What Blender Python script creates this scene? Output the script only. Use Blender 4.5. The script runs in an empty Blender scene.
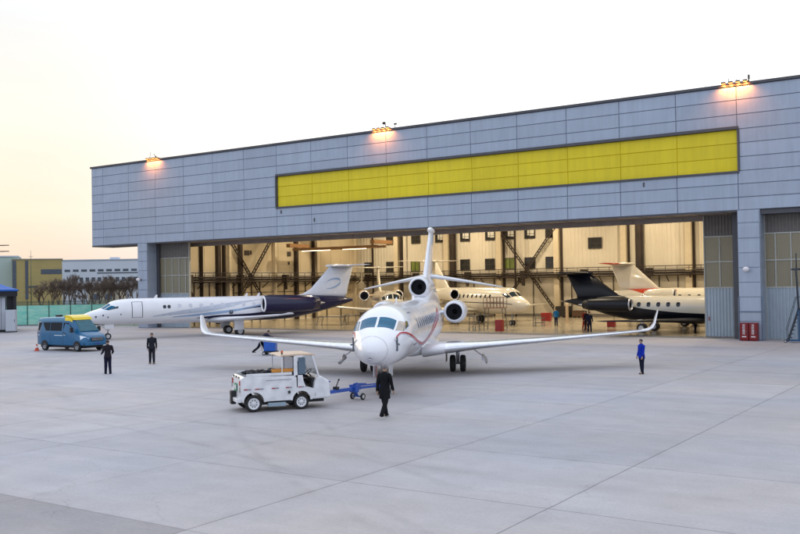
import bpy, bmesh, math, random
import numpy as np
from mathutils import Vector, Matrix

random.seed(7)
SC = bpy.context.scene
COL = SC.collection
R = math.radians
PI = math.pi

# ------------------------------------------------------------------ camera
cam_data = bpy.data.cameras.new('camera')
cam = bpy.data.objects.new('camera', cam_data)
COL.objects.link(cam)
SC.camera = cam
cam_data.sensor_width = 36.0
cam_data.lens = 41.57
cam_data.clip_start = 0.3
cam_data.clip_end = 6000
PITCH, ROLL, EYE = .0173, .0161, 4.5
_f = Vector((0, math.cos(PITCH), math.sin(PITCH)))
_u = Vector((0, -math.sin(PITCH), math.cos(PITCH)))
_r = Vector((1, 0, 0))
_rr = _r * math.cos(ROLL) - _u * math.sin(ROLL)
_uu = _r * math.sin(ROLL) + _u * math.cos(ROLL)
cam.matrix_world = Matrix(((_rr.x, _uu.x, -_f.x, 0), (_rr.y, _uu.y, -_f.y, 0), (_rr.z, _uu.z, -_f.z, EYE), (0, 0, 0, 1)))

# ------------------------------------------------------------------ sky, sun, exposure
YAW = .5943                       # how far the hangar front is turned from the picture plane
HD = 68.404                       # metres from the camera to the plane of the hangar front
SUN_AZ = R(-38)                   # compass direction of the sun, clockwise from +Y: behind the hangar, to the left
SUN_EL = R(4.0)
world = bpy.data.worlds.new('World')
SC.world = world
world.use_nodes = True
nt = world.node_tree
for n_ in list(nt.nodes):
    nt.nodes.remove(n_)
def wn(t, **k):
    n_ = nt.nodes.new(t)
    for a, b in k.items():
        setattr(n_, a, b)
    return n_
wout = wn('ShaderNodeOutputWorld')
bg = wn('ShaderNodeBackground')
sky = wn('ShaderNodeTexSky', sky_type='NISHITA', sun_disc=False, sun_elevation=SUN_EL, sun_rotation=SUN_AZ,
         altitude=0, air_density=1.0, dust_density=3.0, ozone_density=1.5)
# pale dusk haze over the clear-sky model: a gradient by height above the horizon, whiter to the right
tc = wn('ShaderNodeTexCoord')
sep = wn('ShaderNodeSeparateXYZ')
nt.links.new(tc.outputs['Generated'], sep.inputs[0])
ramp = wn('ShaderNodeValToRGB')
cr = ramp.color_ramp
cr.elements[0].position = 0.0; cr.elements[0].color = (.62, .56, .50, 1)
cr.elements[1].position = 1.0; cr.elements[1].color = (1.12, 1.20, 1.36, 1)
for p_, c_ in ((.03, (.72, .61, .51, 1)), (.08, (.83, .71, .58, 1)), (.16, (.84, .775, .69, 1)), (.27, (.745, .765, .775, 1)), (.5, (.98, 1.05, 1.18, 1))):
    el = cr.elements.new(p_); el.color = c_
nt.links.new(sep.outputs['Z'], ramp.inputs[0])
ramp2 = wn('ShaderNodeValToRGB')
c2 = ramp2.color_ramp
c2.elements[0].position = 0.0; c2.elements[0].color = (.90, .84, .84, 1)
c2.elements[1].position = 1.0; c2.elements[1].color = (1.12, 1.20, 1.36, 1)
for p_, c_ in ((.10, (1.15, 1.12, 1.08, 1)), (.30, (1.12, 1.12, 1.12, 1)), (.5, (1.05, 1.10, 1.20, 1))):
    el = c2.elements.new(p_); el.color = c_
nt.links.new(sep.outputs['Z'], ramp2.inputs[0])
# azimuth factor: 0 to the left of the view, 1 to the right
azm = wn('ShaderNodeMapRange'); azm.interpolation_type = 'SMOOTHSTEP'
azm.inputs['From Min'].default_value = -.40; azm.inputs['From Max'].default_value = .02
nt.links.new(sep.outputs['X'], azm.inputs['Value'])
mixa = wn('ShaderNodeMix', data_type='RGBA')
nt.links.new(azm.outputs['Result'], mixa.inputs['Factor'])
nt.links.new(ramp.outputs['Color'], mixa.inputs['A'])
nt.links.new(ramp2.outputs['Color'], mixa.inputs['B'])
# the side of the sky away from the sun is bluer and dimmer
fr = wn('ShaderNodeMapRange'); fr.interpolation_type = 'SMOOTHSTEP'
fr.inputs['From Min'].default_value = -.5; fr.inputs['From Max'].default_value = .5
nt.links.new(sep.outputs['Y'], fr.inputs['Value'])
mixb = wn('ShaderNodeMix', data_type='RGBA')
mixb.inputs['A'].default_value = (.74, .82, .98, 1)
nt.links.new(fr.outputs['Result'], mixb.inputs['Factor'])
nt.links.new(mixa.outputs['Result'], mixb.inputs['B'])
skym = wn('ShaderNodeVectorMath', operation='SCALE'); skym.inputs['Scale'].default_value = .005
nt.links.new(sky.outputs[0], skym.inputs[0])
hz = wn('ShaderNodeVectorMath', operation='SCALE'); hz.inputs['Scale'].default_value = .92
# thin haze layers: faint, stretched sideways
cmap = wn('ShaderNodeMapping'); cmap.inputs['Scale'].default_value = (1.2, 1.2, 9.0)
cnz = wn('ShaderNodeTexNoise'); cnz.inputs['Scale'].default_value = 1.6; cnz.inputs['Detail'].default_value = 6; cnz.inputs['Roughness'].default_value = .6
nt.links.new(tc.outputs['Generated'], cmap.inputs[0]); nt.links.new(cmap.outputs[0], cnz.inputs['Vector'])
cmr = wn('ShaderNodeMapRange'); cmr.inputs['From Min'].default_value = .3; cmr.inputs['From Max'].default_value = .7; cmr.inputs['To Min'].default_value = .90; cmr.inputs['To Max'].default_value = .955
nt.links.new(cnz.outputs['Fac'], cmr.inputs['Value']); nt.links.new(cmr.outputs[0], hz.inputs['Scale'])
nt.links.new(mixb.outputs['Result'], hz.inputs[0])
add = wn('ShaderNodeVectorMath', operation='ADD')
nt.links.new(skym.outputs[0], add.inputs[0]); nt.links.new(hz.outputs[0], add.inputs[1])
nt.links.new(add.outputs[0], bg.inputs['Color'])
bg.inputs['Strength'].default_value = 1.0
nt.links.new(bg.outputs[0], wout.inputs[0])

sun_d = bpy.data.lights.new('sun', 'SUN')
sun_d.energy = .5
sun_d.angle = R(40)
sun_d.color = (1.0, .78, .58)
sun = bpy.data.objects.new('sun', sun_d)
COL.objects.link(sun)
_sd = Vector((math.sin(SUN_AZ) * math.cos(SUN_EL), math.cos(SUN_AZ) * math.cos(SUN_EL), math.sin(SUN_EL)))
sun.rotation_euler = _sd.to_track_quat('Z', 'Y').to_euler()
sun.location = (0, 0, 60)

SC.view_settings.view_transform = 'Standard'
SC.view_settings.look = 'None'
SC.view_settings.exposure = 0.40
SC.view_settings.gamma = 1
SC.view_settings.use_curve_mapping = False
SC.render.engine = 'CYCLES'
SC.cycles.use_denoising = True
SC.cycles.max_bounces = 6
SC.cycles.diffuse_bounces = 3
SC.cycles.glossy_bounces = 3
SC.cycles.transmission_bounces = 3
SC.cycles.caustics_reflective = False
SC.cycles.caustics_refractive = False
SC.cycles.sample_clamp_indirect = 4

# ------------------------------------------------------------------ materials
MATS = {}
def mat(name, col, rough=.5, metal=0., vary=.08, scale=3., bump=0., emit=0., coat=0., spec=.4, rvary=.1, stretch=None):
    """paint/plastic/concrete: a base colour broken up by noise of the object's own space"""
    if name in MATS:
        return MATS[name]
    m = bpy.data.materials.new(name); m.use_nodes = True
    t = m.node_tree; b = t.nodes['Principled BSDF']
    b.inputs['Roughness'].default_value = rough
    b.inputs['Metallic'].default_value = metal
    b.inputs['Specular IOR Level'].default_value = spec
    b.inputs['Coat Weight'].default_value = coat
    b.inputs['Coat Roughness'].default_value = .08
    c = (col[0], col[1], col[2], 1)
    b.inputs['Base Color'].default_value = c
    tcn = t.nodes.new('ShaderNodeTexCoord')
    nz = t.nodes.new('ShaderNodeTexNoise'); nz.inputs['Scale'].default_value = scale; nz.inputs['Detail'].default_value = 5
    if stretch:
        mp = t.nodes.new('ShaderNodeMapping'); mp.inputs['Scale'].default_value = stretch
        t.links.new(tcn.outputs['Object'], mp.inputs[0]); t.links.new(mp.outputs[0], nz.inputs['Vector'])
    else:
        t.links.new(tcn.outputs['Object'], nz.inputs['Vector'])
    if vary:
        mr = t.nodes.new('ShaderNodeMapRange'); mr.inputs['From Min'].default_value = .3; mr.inputs['From Max'].default_value = .7
        mr.inputs['To Min'].default_value = 1 - vary; mr.inputs['To Max'].default_value = 1 + vary
        t.links.new(nz.outputs['Fac'], mr.inputs['Value'])
        vm = t.nodes.new('ShaderNodeVectorMath'); vm.operation = 'SCALE'; vm.inputs[0].default_value = col[:3]
        t.links.new(mr.outputs[0], vm.inputs['Scale']); t.links.new(vm.outputs[0], b.inputs['Base Color'])
    if rvary:
        m2 = t.nodes.new('ShaderNodeMapRange'); m2.inputs['To Min'].default_value = max(.02, rough - rvary); m2.inputs['To Max'].default_value = min(1, rough + rvary)
        t.links.new(nz.outputs['Fac'], m2.inputs['Value']); t.links.new(m2.outputs[0], b.inputs['Roughness'])
    if bump:
        bp = t.nodes.new('ShaderNodeBump'); bp.inputs['Strength'].default_value = bump; bp.inputs['Distance'].default_value = .02
        t.links.new(nz.outputs['Fac'], bp.inputs['Height']); t.links.new(bp.outputs[0], b.inputs['Normal'])
    if emit:
        b.inputs['Emission Color'].default_value = c; b.inputs['Emission Strength'].default_value = emit
    MATS[name] = m
    return m

class G:
    """tiny node helper"""
    def __init__(s, name):
        s.m = bpy.data.materials.new(name); s.m.use_nodes = True; s.t = s.m.node_tree; s.b = s.t.nodes['Principled BSDF']
        MATS[name] = s.m
        s.tc = s.t.nodes.new('ShaderNodeTexCoord')
    def n(s, typ, **k):
        n_ = s.t.nodes.new(typ)
        for a, b in k.items():
            setattr(n_, a, b)
        return n_
    def l(s, a, b):
        s.t.links.new(a, b)
    def math(s, op, a, b=None, c=None):
        n_ = s.n('ShaderNodeMath', operation=op)
        for i, v in enumerate((a, b, c)):
            if v is None: continue
            if hasattr(v, 'links'): s.l(v, n_.inputs[i])
            else: n_.inputs[i].default_value = v
        return n_.outputs[0]
    def noise(s, vec, scale, detail=4, rough=.55):
        n_ = s.n('ShaderNodeTexNoise'); n_.inputs['Scale'].default_value = scale; n_.inputs['Detail'].default_value = detail; n_.inputs['Roughness'].default_value = rough
        s.l(vec, n_.inputs['Vector']); return n_.outputs['Fac']
    def rng(s, v, a, b, c, d, smooth=False):
        n_ = s.n('ShaderNodeMapRange')
        if smooth: n_.interpolation_type = 'SMOOTHSTEP'
        s.l(v, n_.inputs['Value'])
        for k, x in zip(('From Min', 'From Max', 'To Min', 'To Max'), (a, b, c, d)):
            n_.inputs[k].default_value = x
        return n_.outputs[0]
    def mix(s, f, a, b):
        n_ = s.n('ShaderNodeMix', data_type='RGBA')
        if hasattr(f, 'links'): s.l(f, n_.inputs['Factor'])
        else: n_.inputs['Factor'].default_value = f
        for k, v in (('A', a), ('B', b)):
            if hasattr(v, 'links'): s.l(v, n_.inputs[k])
            else: n_.inputs[k].default_value = (v[0], v[1], v[2], 1)
        return n_.outputs['Result']
    def scale(s, col, f):
        n_ = s.n('ShaderNodeVectorMath', operation='SCALE')
        if hasattr(col, 'links'): s.l(col, n_.inputs[0])
        else: n_.inputs[0].default_value = col
        s.l(f, n_.inputs['Scale']); return n_.outputs[0]

# ------------------------------------------------------------------ mesh builder
class MB:
    def __init__(s):
        s.v = []; s.f = []; s.mi = []; s.sm = []
    def add(s, vs, fs, mi=0, smooth=False):
        o = len(s.v)
        s.v += [tuple(v) for v in vs]
        for f in fs:
            s.f.append(tuple(i + o for i in f)); s.mi.append(mi); s.sm.append(smooth)
        return s
    def box(s, x0, x1, y0, y1, z0, z1, mi=0, M=None):
        vs = [Vector((x, y, z)) for z in (z0, z1) for y in (y0, y1) for x in (x0, x1)]
        if M: vs = [M @ v for v in vs]
        return s.add(vs, [(0, 2, 3, 1), (4, 5, 7, 6), (0, 1, 5, 4), (2, 6, 7, 3), (0, 4, 6, 2), (1, 3, 7, 5)], mi)
    def quad(s, a, b, c, d, mi=0):
        return s.add([a, b, c, d], [(0, 1, 2, 3)], mi)
    def tube(s, a, b, r, r2=None, n=10, mi=0, cap=True, smooth=True):
        a = Vector(a); b = Vector(b); d = (b - a)
        if d.length < 1e-6: return s
        d.normalize()
        u = d.orthogonal().normalized(); w = d.cross(u)
        r2 = r if r2 is None else r2
        vs = []
        for c, rr in ((a, r), (b, r2)):
            for k in range(n):
                t = 2 * PI * k / n
                vs.append(c + (u * math.cos(t) + w * math.sin(t)) * rr)
        fs = [(k, (k + 1) % n, n + (k + 1) % n, n + k) for k in range(n)]
        s.add(vs, fs, mi, smooth)
        if cap:
            s.add(vs[:n], [tuple(range(n))[::-1]], mi); s.add(vs[n:], [tuple(range(n))], mi)
        return s
    def path(s, pts, r, n=8, mi=0):
        for a, b in zip(pts[:-1], pts[1:]):
            s.tube(a, b, r, n=n, mi=mi)
        return s
    def beam(s, a, b, w, h, mi=0):
        """square bar from a to b, w across, h along the up side"""
        a = Vector(a); b = Vector(b); d = (b - a).normalized()
        up = Vector((0, 0, 1)) if abs(d.z) < .95 else Vector((0, 1, 0))
        sd = d.cross(up).normalized(); up = sd.cross(d)
        vs = [c + sd * (w / 2 * i) + up * (h / 2 * j) for c in (a, b) for i, j in ((-1, -1), (1, -1), (1, 1), (-1, 1))]
        return s.add(vs, [(0, 3, 2, 1), (4, 5, 6, 7), (0, 1, 5, 4), (1, 2, 6, 5), (2, 3, 7, 6), (3, 0, 4, 7)], mi)
    def lathe(s, prof, c=(0, 0, 0), ax=(1, 0, 0), n=24, mi=0, mis=None, smooth=True):
        """prof: (distance along the axis, radius)"""
        c = Vector(c); ax = Vector(ax).normalized(); u = ax.orthogonal().normalized(); w = ax.cross(u)
        vs = []
        for d, r in prof:
            for k in range(n):
                t = 2 * PI * k / n
                vs.append(c + ax * d + (u * math.cos(t) + w * math.sin(t)) * max(r, 1e-4))
        o = len(s.v); s.v += [tuple(v) for v in vs]
        for i in range(len(prof) - 1):
            m_ = mis[i] if mis else mi
            for k in range(n):
                a = i * n + k; b = i * n + (k + 1) % n
                s.f.append((o + a, o + b, o + b + n, o + a + n)); s.mi.append(m_); s.sm.append(smooth)
        return s
    def loft(s, rings, mi=0, cap=True, smooth=True, closed=True):
        n = len(rings[0]); vs = [v for r in rings for v in r]; fs = []
        for i in range(len(rings) - 1):
            for k in range(n if closed else n - 1):
                a = i * n + k; b = i * n + (k + 1) % n
                fs.append((a, b, b + n, a + n))
        s.add(vs, fs, mi, smooth)
        if cap:
            s.add(rings[0], [tuple(range(n))[::-1]], mi); s.add(rings[-1], [tuple(range(n))], mi)
        return s
    def prism(s, poly, axis, a, b, mi=0):
        """poly in the two other axes, extruded along axis from a to b"""
        def mk(p, t):
            return {'x': (t, p[0], p[1]), 'y': (p[0], t, p[1]), 'z': (p[0], p[1], t)}[axis]
        n = len(poly); A = [mk(p, a) for p in poly]; B = [mk(p, b) for p in poly]
        s.add(A + B, [(k, (k + 1) % n, n + (k + 1) % n, n + k) for k in range(n)], mi)
        s.add(A, [tuple(range(n))[::-1]], mi); s.add(B, [tuple(range(n))], mi)
        return s
    def ball(s, c, r, sx=1, sy=1, sz=1, n=12, m=8, mi=0):
        rings = []
        for i in range(m + 1):
            p = PI * i / m
            rings.append([(c[0] + sx * r * math.sin(p) * math.cos(2 * PI * k / n), c[1] + sy * r * math.sin(p) * math.sin(2 * PI * k / n), c[2] + sz * r * math.cos(p)) for k in range(n)])
        return s.loft(rings, mi, cap=False)
    def build(s, name, mats, parent=None, bevel=0, loc=None, rz=0, recalc=True, seg=2):
        me = bpy.data.meshes.new(name)
        me.from_pydata(s.v, [], s.f)
        if not isinstance(mats, (list, tuple)): mats = [mats]
        for m_ in mats: me.materials.append(m_)
        me.polygons.foreach_set('material_index', s.mi)
        me.polygons.foreach_set('use_smooth', s.sm)
        if recalc:
            bm = bmesh.new(); bm.from_mesh(me)
            bmesh.ops.remove_doubles(bm, verts=bm.verts, dist=1e-5)
            bmesh.ops.recalc_face_normals(bm, faces=bm.faces)
            bm.to_mesh(me); bm.free()
        me.update()
        o = bpy.data.objects.new(name, me)
        COL.objects.link(o)
        if parent: o.parent = parent
        if loc: o.location = loc
        if rz: o.rotation_euler.z = rz
        if bevel:
            bv = o.modifiers.new('bevel', 'BEVEL'); bv.width = bevel; bv.segments = seg; bv.limit_method = 'ANGLE'; bv.angle_limit = R(40)
            bv.harden_normals = False
        return o

def empty(name, loc=(0, 0, 0), rz=0, label=None, cat=None, group=None):
    o = bpy.data.objects.new(name, None); COL.objects.link(o)
    o.empty_display_size = .5
    o.location = loc; o.rotation_euler.z = rz
    tag(o, label, cat, group)
    return o
def tag(o, label=None, cat=None, group=None, kind=None):
    if label: o['label'] = label
    if cat: o['category'] = cat
    if group: o['group'] = group
    if kind: o['kind'] = kind
    return o
KIDS = {}
def copy_tree(o, parent=None):
    c = o.copy(); COL.objects.link(c)
    if parent: c.parent = parent
    for ch in [x for x in bpy.data.objects if x.parent == o]:
        copy_tree(ch, c)
    return c
def text_mesh(name, s, size, m, parent, M, ext=.004):
    cu = bpy.data.curves.new(name, 'FONT'); cu.body = s; cu.size = size; cu.extrude = ext; cu.align_x = 'CENTER'; cu.align_y = 'CENTER'
    to = bpy.data.objects.new(name + '_tmp', cu); COL.objects.link(to)
    dg = bpy.context.evaluated_depsgraph_get()
    me = bpy.data.meshes.new_from_object(to.evaluated_get(dg))
    bpy.data.objects.remove(to); me.materials.clear(); me.materials.append(m)
    me.transform(M)
    o = bpy.data.objects.new(name, me); COL.objects.link(o)
    if parent: o.parent = parent
    return o

E_ = Vector((math.cos(YAW), -math.sin(YAW), 0))     # along the hangar front, to the right
N_ = Vector((math.sin(YAW), math.cos(YAW), 0))      # into the hangar
def W(s, t, z=0):
    return E_ * s + N_ * (HD + t) + Vector((0, 0, z))

# ------------------------------------------------------------------ the ground
def ground_material():
    g = G('apron_concrete')
    obj = g.tc.outputs['Object']
    sp = g.n('ShaderNodeSeparateXYZ'); g.l(obj, sp.inputs[0])
    X, Y = sp.outputs['X'], sp.outputs['Y']
    # object space: x runs along the hangar front, y into the hangar
    SX, SY, X0, Y0 = 5.04, 4.80, -12.935, 16.755
    wob = g.noise(obj, .9, 2)
    wv = g.math('MULTIPLY', g.math('SUBTRACT', wob, .5), .04)
    ux = g.math('DIVIDE', g.math('SUBTRACT', g.math('ADD', X, wv), X0), SX)
    uy = g.math('DIVIDE', g.math('SUBTRACT', g.math('ADD', Y, wv), Y0), SY)
    def dist(u, w):
        f = g.math('FRACT', u)
        return g.math('MULTIPLY', g.math('MINIMUM', f, g.math('SUBTRACT', 1, f)), w)
    dx, dy = dist(ux, SX), dist(uy, SY)
    # joint strength varies from joint to joint: some are freshly sealed, others nearly filled
    def jrand(u, seed):
        r_ = g.n('ShaderNodeTexWhiteNoise', noise_dimensions='1D'); g.l(g.math('ADD', g.math('ROUND', u), seed), r_.inputs['W']); return r_.outputs['Value']
    lx = g.math('MULTIPLY', g.rng(dx, .008, .022, 1, 0), g.rng(jrand(ux, 3.3), 0, 1, .35, 1.0))
    ly = g.math('MULTIPLY', g.rng(dy, .008, .022, 1, 0), g.rng(jrand(uy, 9.1), 0, 1, .35, 1.0))
    joint = g.math('MAXIMUM', lx, ly)
    halo = g.math('MULTIPLY', g.rng(g.math('MINIMUM', dx, dy), .0, .35, 1, 0, True), g.rng(g.noise(obj, 1.5, 4), .45, .75, 0, 1))
    # slab to slab tone
    cmb = g.n('ShaderNodeCombineXYZ'); g.l(g.math('FLOOR', ux), cmb.inputs[0]); g.l(g.math('FLOOR', uy), cmb.inputs[1])
    wn_ = g.n('ShaderNodeTexWhiteNoise', noise_dimensions='2D'); g.l(cmb.outputs[0], wn_.inputs['Vector'])
    slab = g.rng(wn_.outputs['Value'], 0, 1, .94, 1.05)
    big = g.rng(g.noise(obj, .07, 3), .3, .7, .91, 1.07)
    mp = g.n('ShaderNodeMapping'); mp.inputs['Scale'].default_value = (.12, 1.1, 1); mp.inputs['Rotation'].default_value = (0, 0, R(24)); g.l(obj, mp.inputs[0])
    streak = g.rng(g.noise(mp.outputs[0], 1.0, 5, .6), .3, .72, .93, 1.05)
    mid = g.rng(g.noise(obj, .8, 7, .7), .3, .7, .92, 1.07)
    fine = g.rng(g.noise(obj, 14, 4, .75), .3, .7, .91, 1.08)
    tone = g.math('MULTIPLY', g.math('MULTIPLY', slab, big), g.math('MULTIPLY', g.math('MULTIPLY', streak, mid), fine))
    # a few oil spots
    vo = g.n('ShaderNodeTexVoronoi'); vo.inputs['Scale'].default_value = .16; vo.inputs['Randomness'].default_value = 1; g.l(obj, vo.inputs['Vector'])
    vd = g.math('ADD', vo.outputs['Distance'], g.math('MULTIPLY', g.math('SUBTRACT', g.noise(obj, 3, 3), .5), .08))
    spot = g.rng(vd, .015, .06, .22, 0, True)
    # faint tyre tracks: wide arcs
    def arc(cx, cy, rad, wdt, amp):
        px_ = g.math('SUBTRACT', X, cx); py_ = g.math('SUBTRACT', Y, cy)
        rr = g.math('SQRT', g.math('ADD', g.math('MULTIPLY', px_, px_), g.math('MULTIPLY', py_, py_)))
        d = g.math('ABSOLUTE', g.math('SUBTRACT', rr, rad))
        return g.math('MULTIPLY', g.rng(d, 0, wdt, amp, 0, True), g.rng(g.noise(obj, .35, 3), .4, .65, 0, 1, True))
    tr = None
    for a in ((-30, -20, 40, .22, .16), (-30, -20, 42.3, .22, .14), (14, 60, 52, .25, .14), (14, 60, 49.2, .25, .13), (-70, 25, 46, .3, .14), (-70, 25, 43, .3, .12), (-10, 75, 56, .4, .12), (-48, -12, 36, .2, .13), (-48, -12, 34.2, .2, .13)):
        k = arc(*a); tr = k if tr is None else g.math('MAXIMUM', tr, k)
    dark = g.math('SUBTRACT', 1, g.math('MINIMUM', .9, g.math('ADD', g.math('ADD', g.math('MULTIPLY', joint, .55), g.math('MULTIPLY', halo, .10)), g.math('ADD', spot, g.math('MULTIPLY', tr, .85)))))
    tone = g.math('MULTIPLY', tone, dark)
    # darker slabs in the near left corner, bounded by their joints
    dark_slabs = g.math('MULTIPLY', g.math('LESS_THAN', Y, 11.79 + .17), g.math('LESS_THAN', X, -12.935))
    tone = g.math('MULTIPLY', tone, g.math('SUBTRACT', 1, g.math('MULTIPLY', dark_slabs, .27)))
    # hairline cracks in some slabs
    vc = g.n('ShaderNodeTexVoronoi', feature='DISTANCE_TO_EDGE'); vc.inputs['Scale'].default_value = .33
    wp = g.n('ShaderNodeVectorMath', operation='ADD'); nn3 = g.n('ShaderNodeTexNoise'); nn3.inputs['Scale'].default_value = 1.1; nn3.inputs['Detail'].default_value = 5
    g.l(obj, nn3.inputs['Vector']); g.l(obj, wp.inputs[0]); g.l(nn3.outputs['Color'], wp.inputs[1]); g.l(wp.outputs[0], vc.inputs['Vector'])
    crack = g.math('MULTIPLY', g.rng(vc.outputs['Distance'], .0, .006, 1, 0), g.rng(g.noise(obj, .13, 2), .52, .60, 0, .17))
    tone = g.math('MULTIPLY', tone, g.math('SUBTRACT', 1, crack))
    base = g.mix(g.rng(g.noise(obj, .11, 2), .35, .65, 0, 1), (.41, .382, .374), (.372, .372, .405))
    g.l(g.scale(base, tone), g.b.inputs['Base Color'])
    g.l(g.rng(g.noise(obj, .5, 5), .3, .7, .62, .85), g.b.inputs['Roughness'])
    g.b.inputs['Specular IOR Level'].default_value = .35
    bp = g.n('ShaderNodeBump'); bp.inputs['Strength'].default_value = .25; bp.inputs['Distance'].default_value = .01
    g.l(g.math('SUBTRACT', g.noise(obj, 30, 3), g.math('MULTIPLY', joint, 1.5)), bp.inputs['Height']); g.l(bp.outputs[0], g.b.inputs['Normal'])
    return g.m
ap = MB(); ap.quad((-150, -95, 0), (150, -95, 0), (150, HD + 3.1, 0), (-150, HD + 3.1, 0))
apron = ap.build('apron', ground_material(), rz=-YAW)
tag(apron, 'pale jointed concrete apron in front of the hangar', None, None, 'structure')
mb = MB(); mb.quad((-3000, -600, 0), (3000, -600, 0), (3000, 4000, 0), (-3000, 4000, 0))
gnd = mb.build('ground', mat('far_ground', (.11, .10, .075), .95, vary=.3, scale=.05, rvary=0), loc=(0, 0, -.012))
tag(gnd, 'dry open ground beyond the airfield', None, None, 'structure')
# hangar floor: sealed, slightly glossy, warm
g = G('hangar_floor_paint')
obj = g.tc.outputs['Object']
c = g.mix(g.rng(g.noise(obj, .12, 2), .35, .65, 0, 1), (.40, .34, .24), (.36, .31, .23))
g.l(g.scale(c, g.rng(g.noise(obj, 6, 4), .3, .7, .94, 1.05)), g.b.inputs['Base Color'])
g.l(g.rng(g.noise(obj, .3, 2), .3, .7, .16, .24), g.b.inputs['Roughness'])
hf = MB(); hf.quad((-90, HD + 3.1, .004), (6, HD + 3.1, .004), (6, HD + 39, .004), (-90, HD + 39, .004))
fl = hf.build('hangar_floor', g.m, rz=-YAW)
tag(fl, 'glossy sealed floor inside the hangar', None, None, 'structure')

# ------------------------------------------------------------------ the hangar
hangar = empty('hangar', N_ * HD, -YAW, 'long blue-grey metal-clad aircraft hangar with a yellow band above its open doors', 'hangar')
Z0, ZT = 9.33, 18.35
SL, SR = -89.0, 6.0
MOD = 4.382
def seam(k): return -16.85 + MOD * k          # joints between cladding panels
def cladding_material(name, col, metal=.25, rough=.42, var=.045):
    g = G(name); obj = g.tc.outputs['Object']
    sp = g.n('ShaderNodeSeparateXYZ'); g.l(obj, sp.inputs[0])
    cb = g.n('ShaderNodeCombineXYZ')
    g.l(g.math('FLOOR', g.math('DIVIDE', g.math('SUBTRACT', sp.outputs['X'], -16.85), MOD)), cb.inputs[0])
    g.l(g.math('FLOOR', g.math('DIVIDE', g.math('SUBTRACT', sp.outputs['Z'], 9.15), 1.01)), cb.inputs[1])
    w_ = g.n('ShaderNodeTexWhiteNoise', noise_dimensions='2D'); g.l(cb.outputs[0], w_.inputs['Vector'])
    panel = g.rng(w_.outputs['Value'], 0, 1, 1 - var, 1 + var)
    mp = g.n('ShaderNodeMapping'); mp.inputs['Scale'].default_value = (2.2, 2.2, .22); g.l(obj, mp.inputs[0])
    run = g.rng(g.noise(mp.outputs[0], 1.2, 6, .7), .35, .72, 1.04, .89)
    big = g.rng(g.noise(obj, .12, 3), .3, .7, .96, 1.04)
    g.l(g.scale(col, g.math('MULTIPLY', panel, g.math('MULTIPLY', run, big))), g.b.inputs['Base Color'])
    g.b.inputs['Metallic'].default_value = metal
    g.l(g.rng(g.noise(obj, .6, 3), .3, .7, rough - .06, rough + .08), g.b.inputs['Roughness'])
    # oil-canning of thin sheet
    bp = g.n('ShaderNodeBump'); bp.inputs['Strength'].default_value = .35; bp.inputs['Distance'].default_value = .03
    wv = g.n('ShaderNodeMapping'); wv.inputs['Scale'].default_value = (.35, 1, 1.2); g.l(obj, wv.inputs[0])
    g.l(g.noise(wv.outputs[0], 1.0, 2), bp.inputs['Height']); g.l(bp.outputs[0], g.b.inputs['Normal'])
    return g.m
M_clad = cladding_material('blue_grey_cladding', (.36, .415, .50))
M_yel = cladding_material('yellow_cladding', (.78, .62, .010), 0., .55, .04)
M_trim = mat('dark_trim', (.085, .085, .095), .5, .2)
M_soff = mat('soffit_metal', (.26, .22, .195), .6, .1, vary=.15, scale=.8)
M_joint = mat('joint_shadow_gap', (.19, .23, .30), .8)
M_jyel = mat('joint_yellow', (.60, .46, .01), .8)
# cladding: real panels with open joints over a dark backing
rows = [Z0, 10.25, 11.2, 12.15, 13.15, 14.15, 15.15, 16.2, 17.25, ZT - .12]
ks = [SL] + [seam(k) for k in range(-16, 6) if SL + .6 < seam(k) < SR - .5] + [SR]
BL, BR, BB, BT = seam(-10), seam(0), 12.15, 15.15      # the yellow band
gp = .012
def panel(mb, s0, s1, z0, z1, t0=-.05, t1=0.0, mi=0, gap=gp):
    s0 += gap; s1 -= gap; z0 += gap; z1 -= gap; b = .018
    o = [(s0, t1, z0), (s1, t1, z0), (s1, t1, z1), (s0, t1, z1)]
    i = [(s0 + b, t0, z0 + b), (s1 - b, t0, z0 + b), (s1 - b, t0, z1 - b), (s0 + b, t0, z1 - b)]
    mb.add(o + i, [(4, 5, 6, 7), (0, 1, 5, 4), (1, 2, 6, 5), (2, 3, 7, 6), (3, 0, 4, 7)], mi)
mb = MB(); my = MB()
for a, b in zip(ks[:-1], ks[1:]):
    for z0, z1 in zip(rows[:-1], rows[1:]):
        inside = a > BL - .1 and b < BR + .1 and z0 > BB - .1 and z1 < BT + .1
        if inside: panel(my, a, b, z0, z1, .10, .14, gap=.012)
        else: panel(mb, a, b, z0, z1)
mb.build('cladding', M_clad, hangar)
my.build('yellow_band', M_yel, hangar)
mb = MB()
mb.box(SL, BL, .003, .5, Z0 + .003, ZT); mb.box(BR, SR, .003, .5, Z0 + .003, ZT)
mb.box(BL, BR, .003, .5, BT, ZT); mb.box(BL, BR, .003, .5, Z0 + .003, BB); mb.build('wall_backing', M_joint, hangar)
mb = MB(); mb.box(BL, BR, .145, .5, BB, BT); mb.build('band_backing', M_jyel, hangar)
# frame round the yellow band
mb = MB()
mb.box(BL - .10, BR + .10, -.16, .1, BT, BT + .22); mb.box(BL - .10, BR + .10, -.14, .1, BB - .17, BB)
mb.box(BL - .16, BL, -.13, .1, BB, BT); mb.box(BR, BR + .16, -.13, .1, BB, BT)
mb.build('band_frame', M_trim, hangar, bevel=.015)
# coping along the top
mb = MB(); mb.box(SL - .12, SR, -.18, .6, ZT - .10, ZT + .10)
for k in range(34):
    s_ = SL + 2.8 * k
    mb.box(s_, s_ + .05, -.195, -.17, ZT - .11, ZT + .11)
mb.build('coping', M_trim, hangar, bevel=.02)
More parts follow.
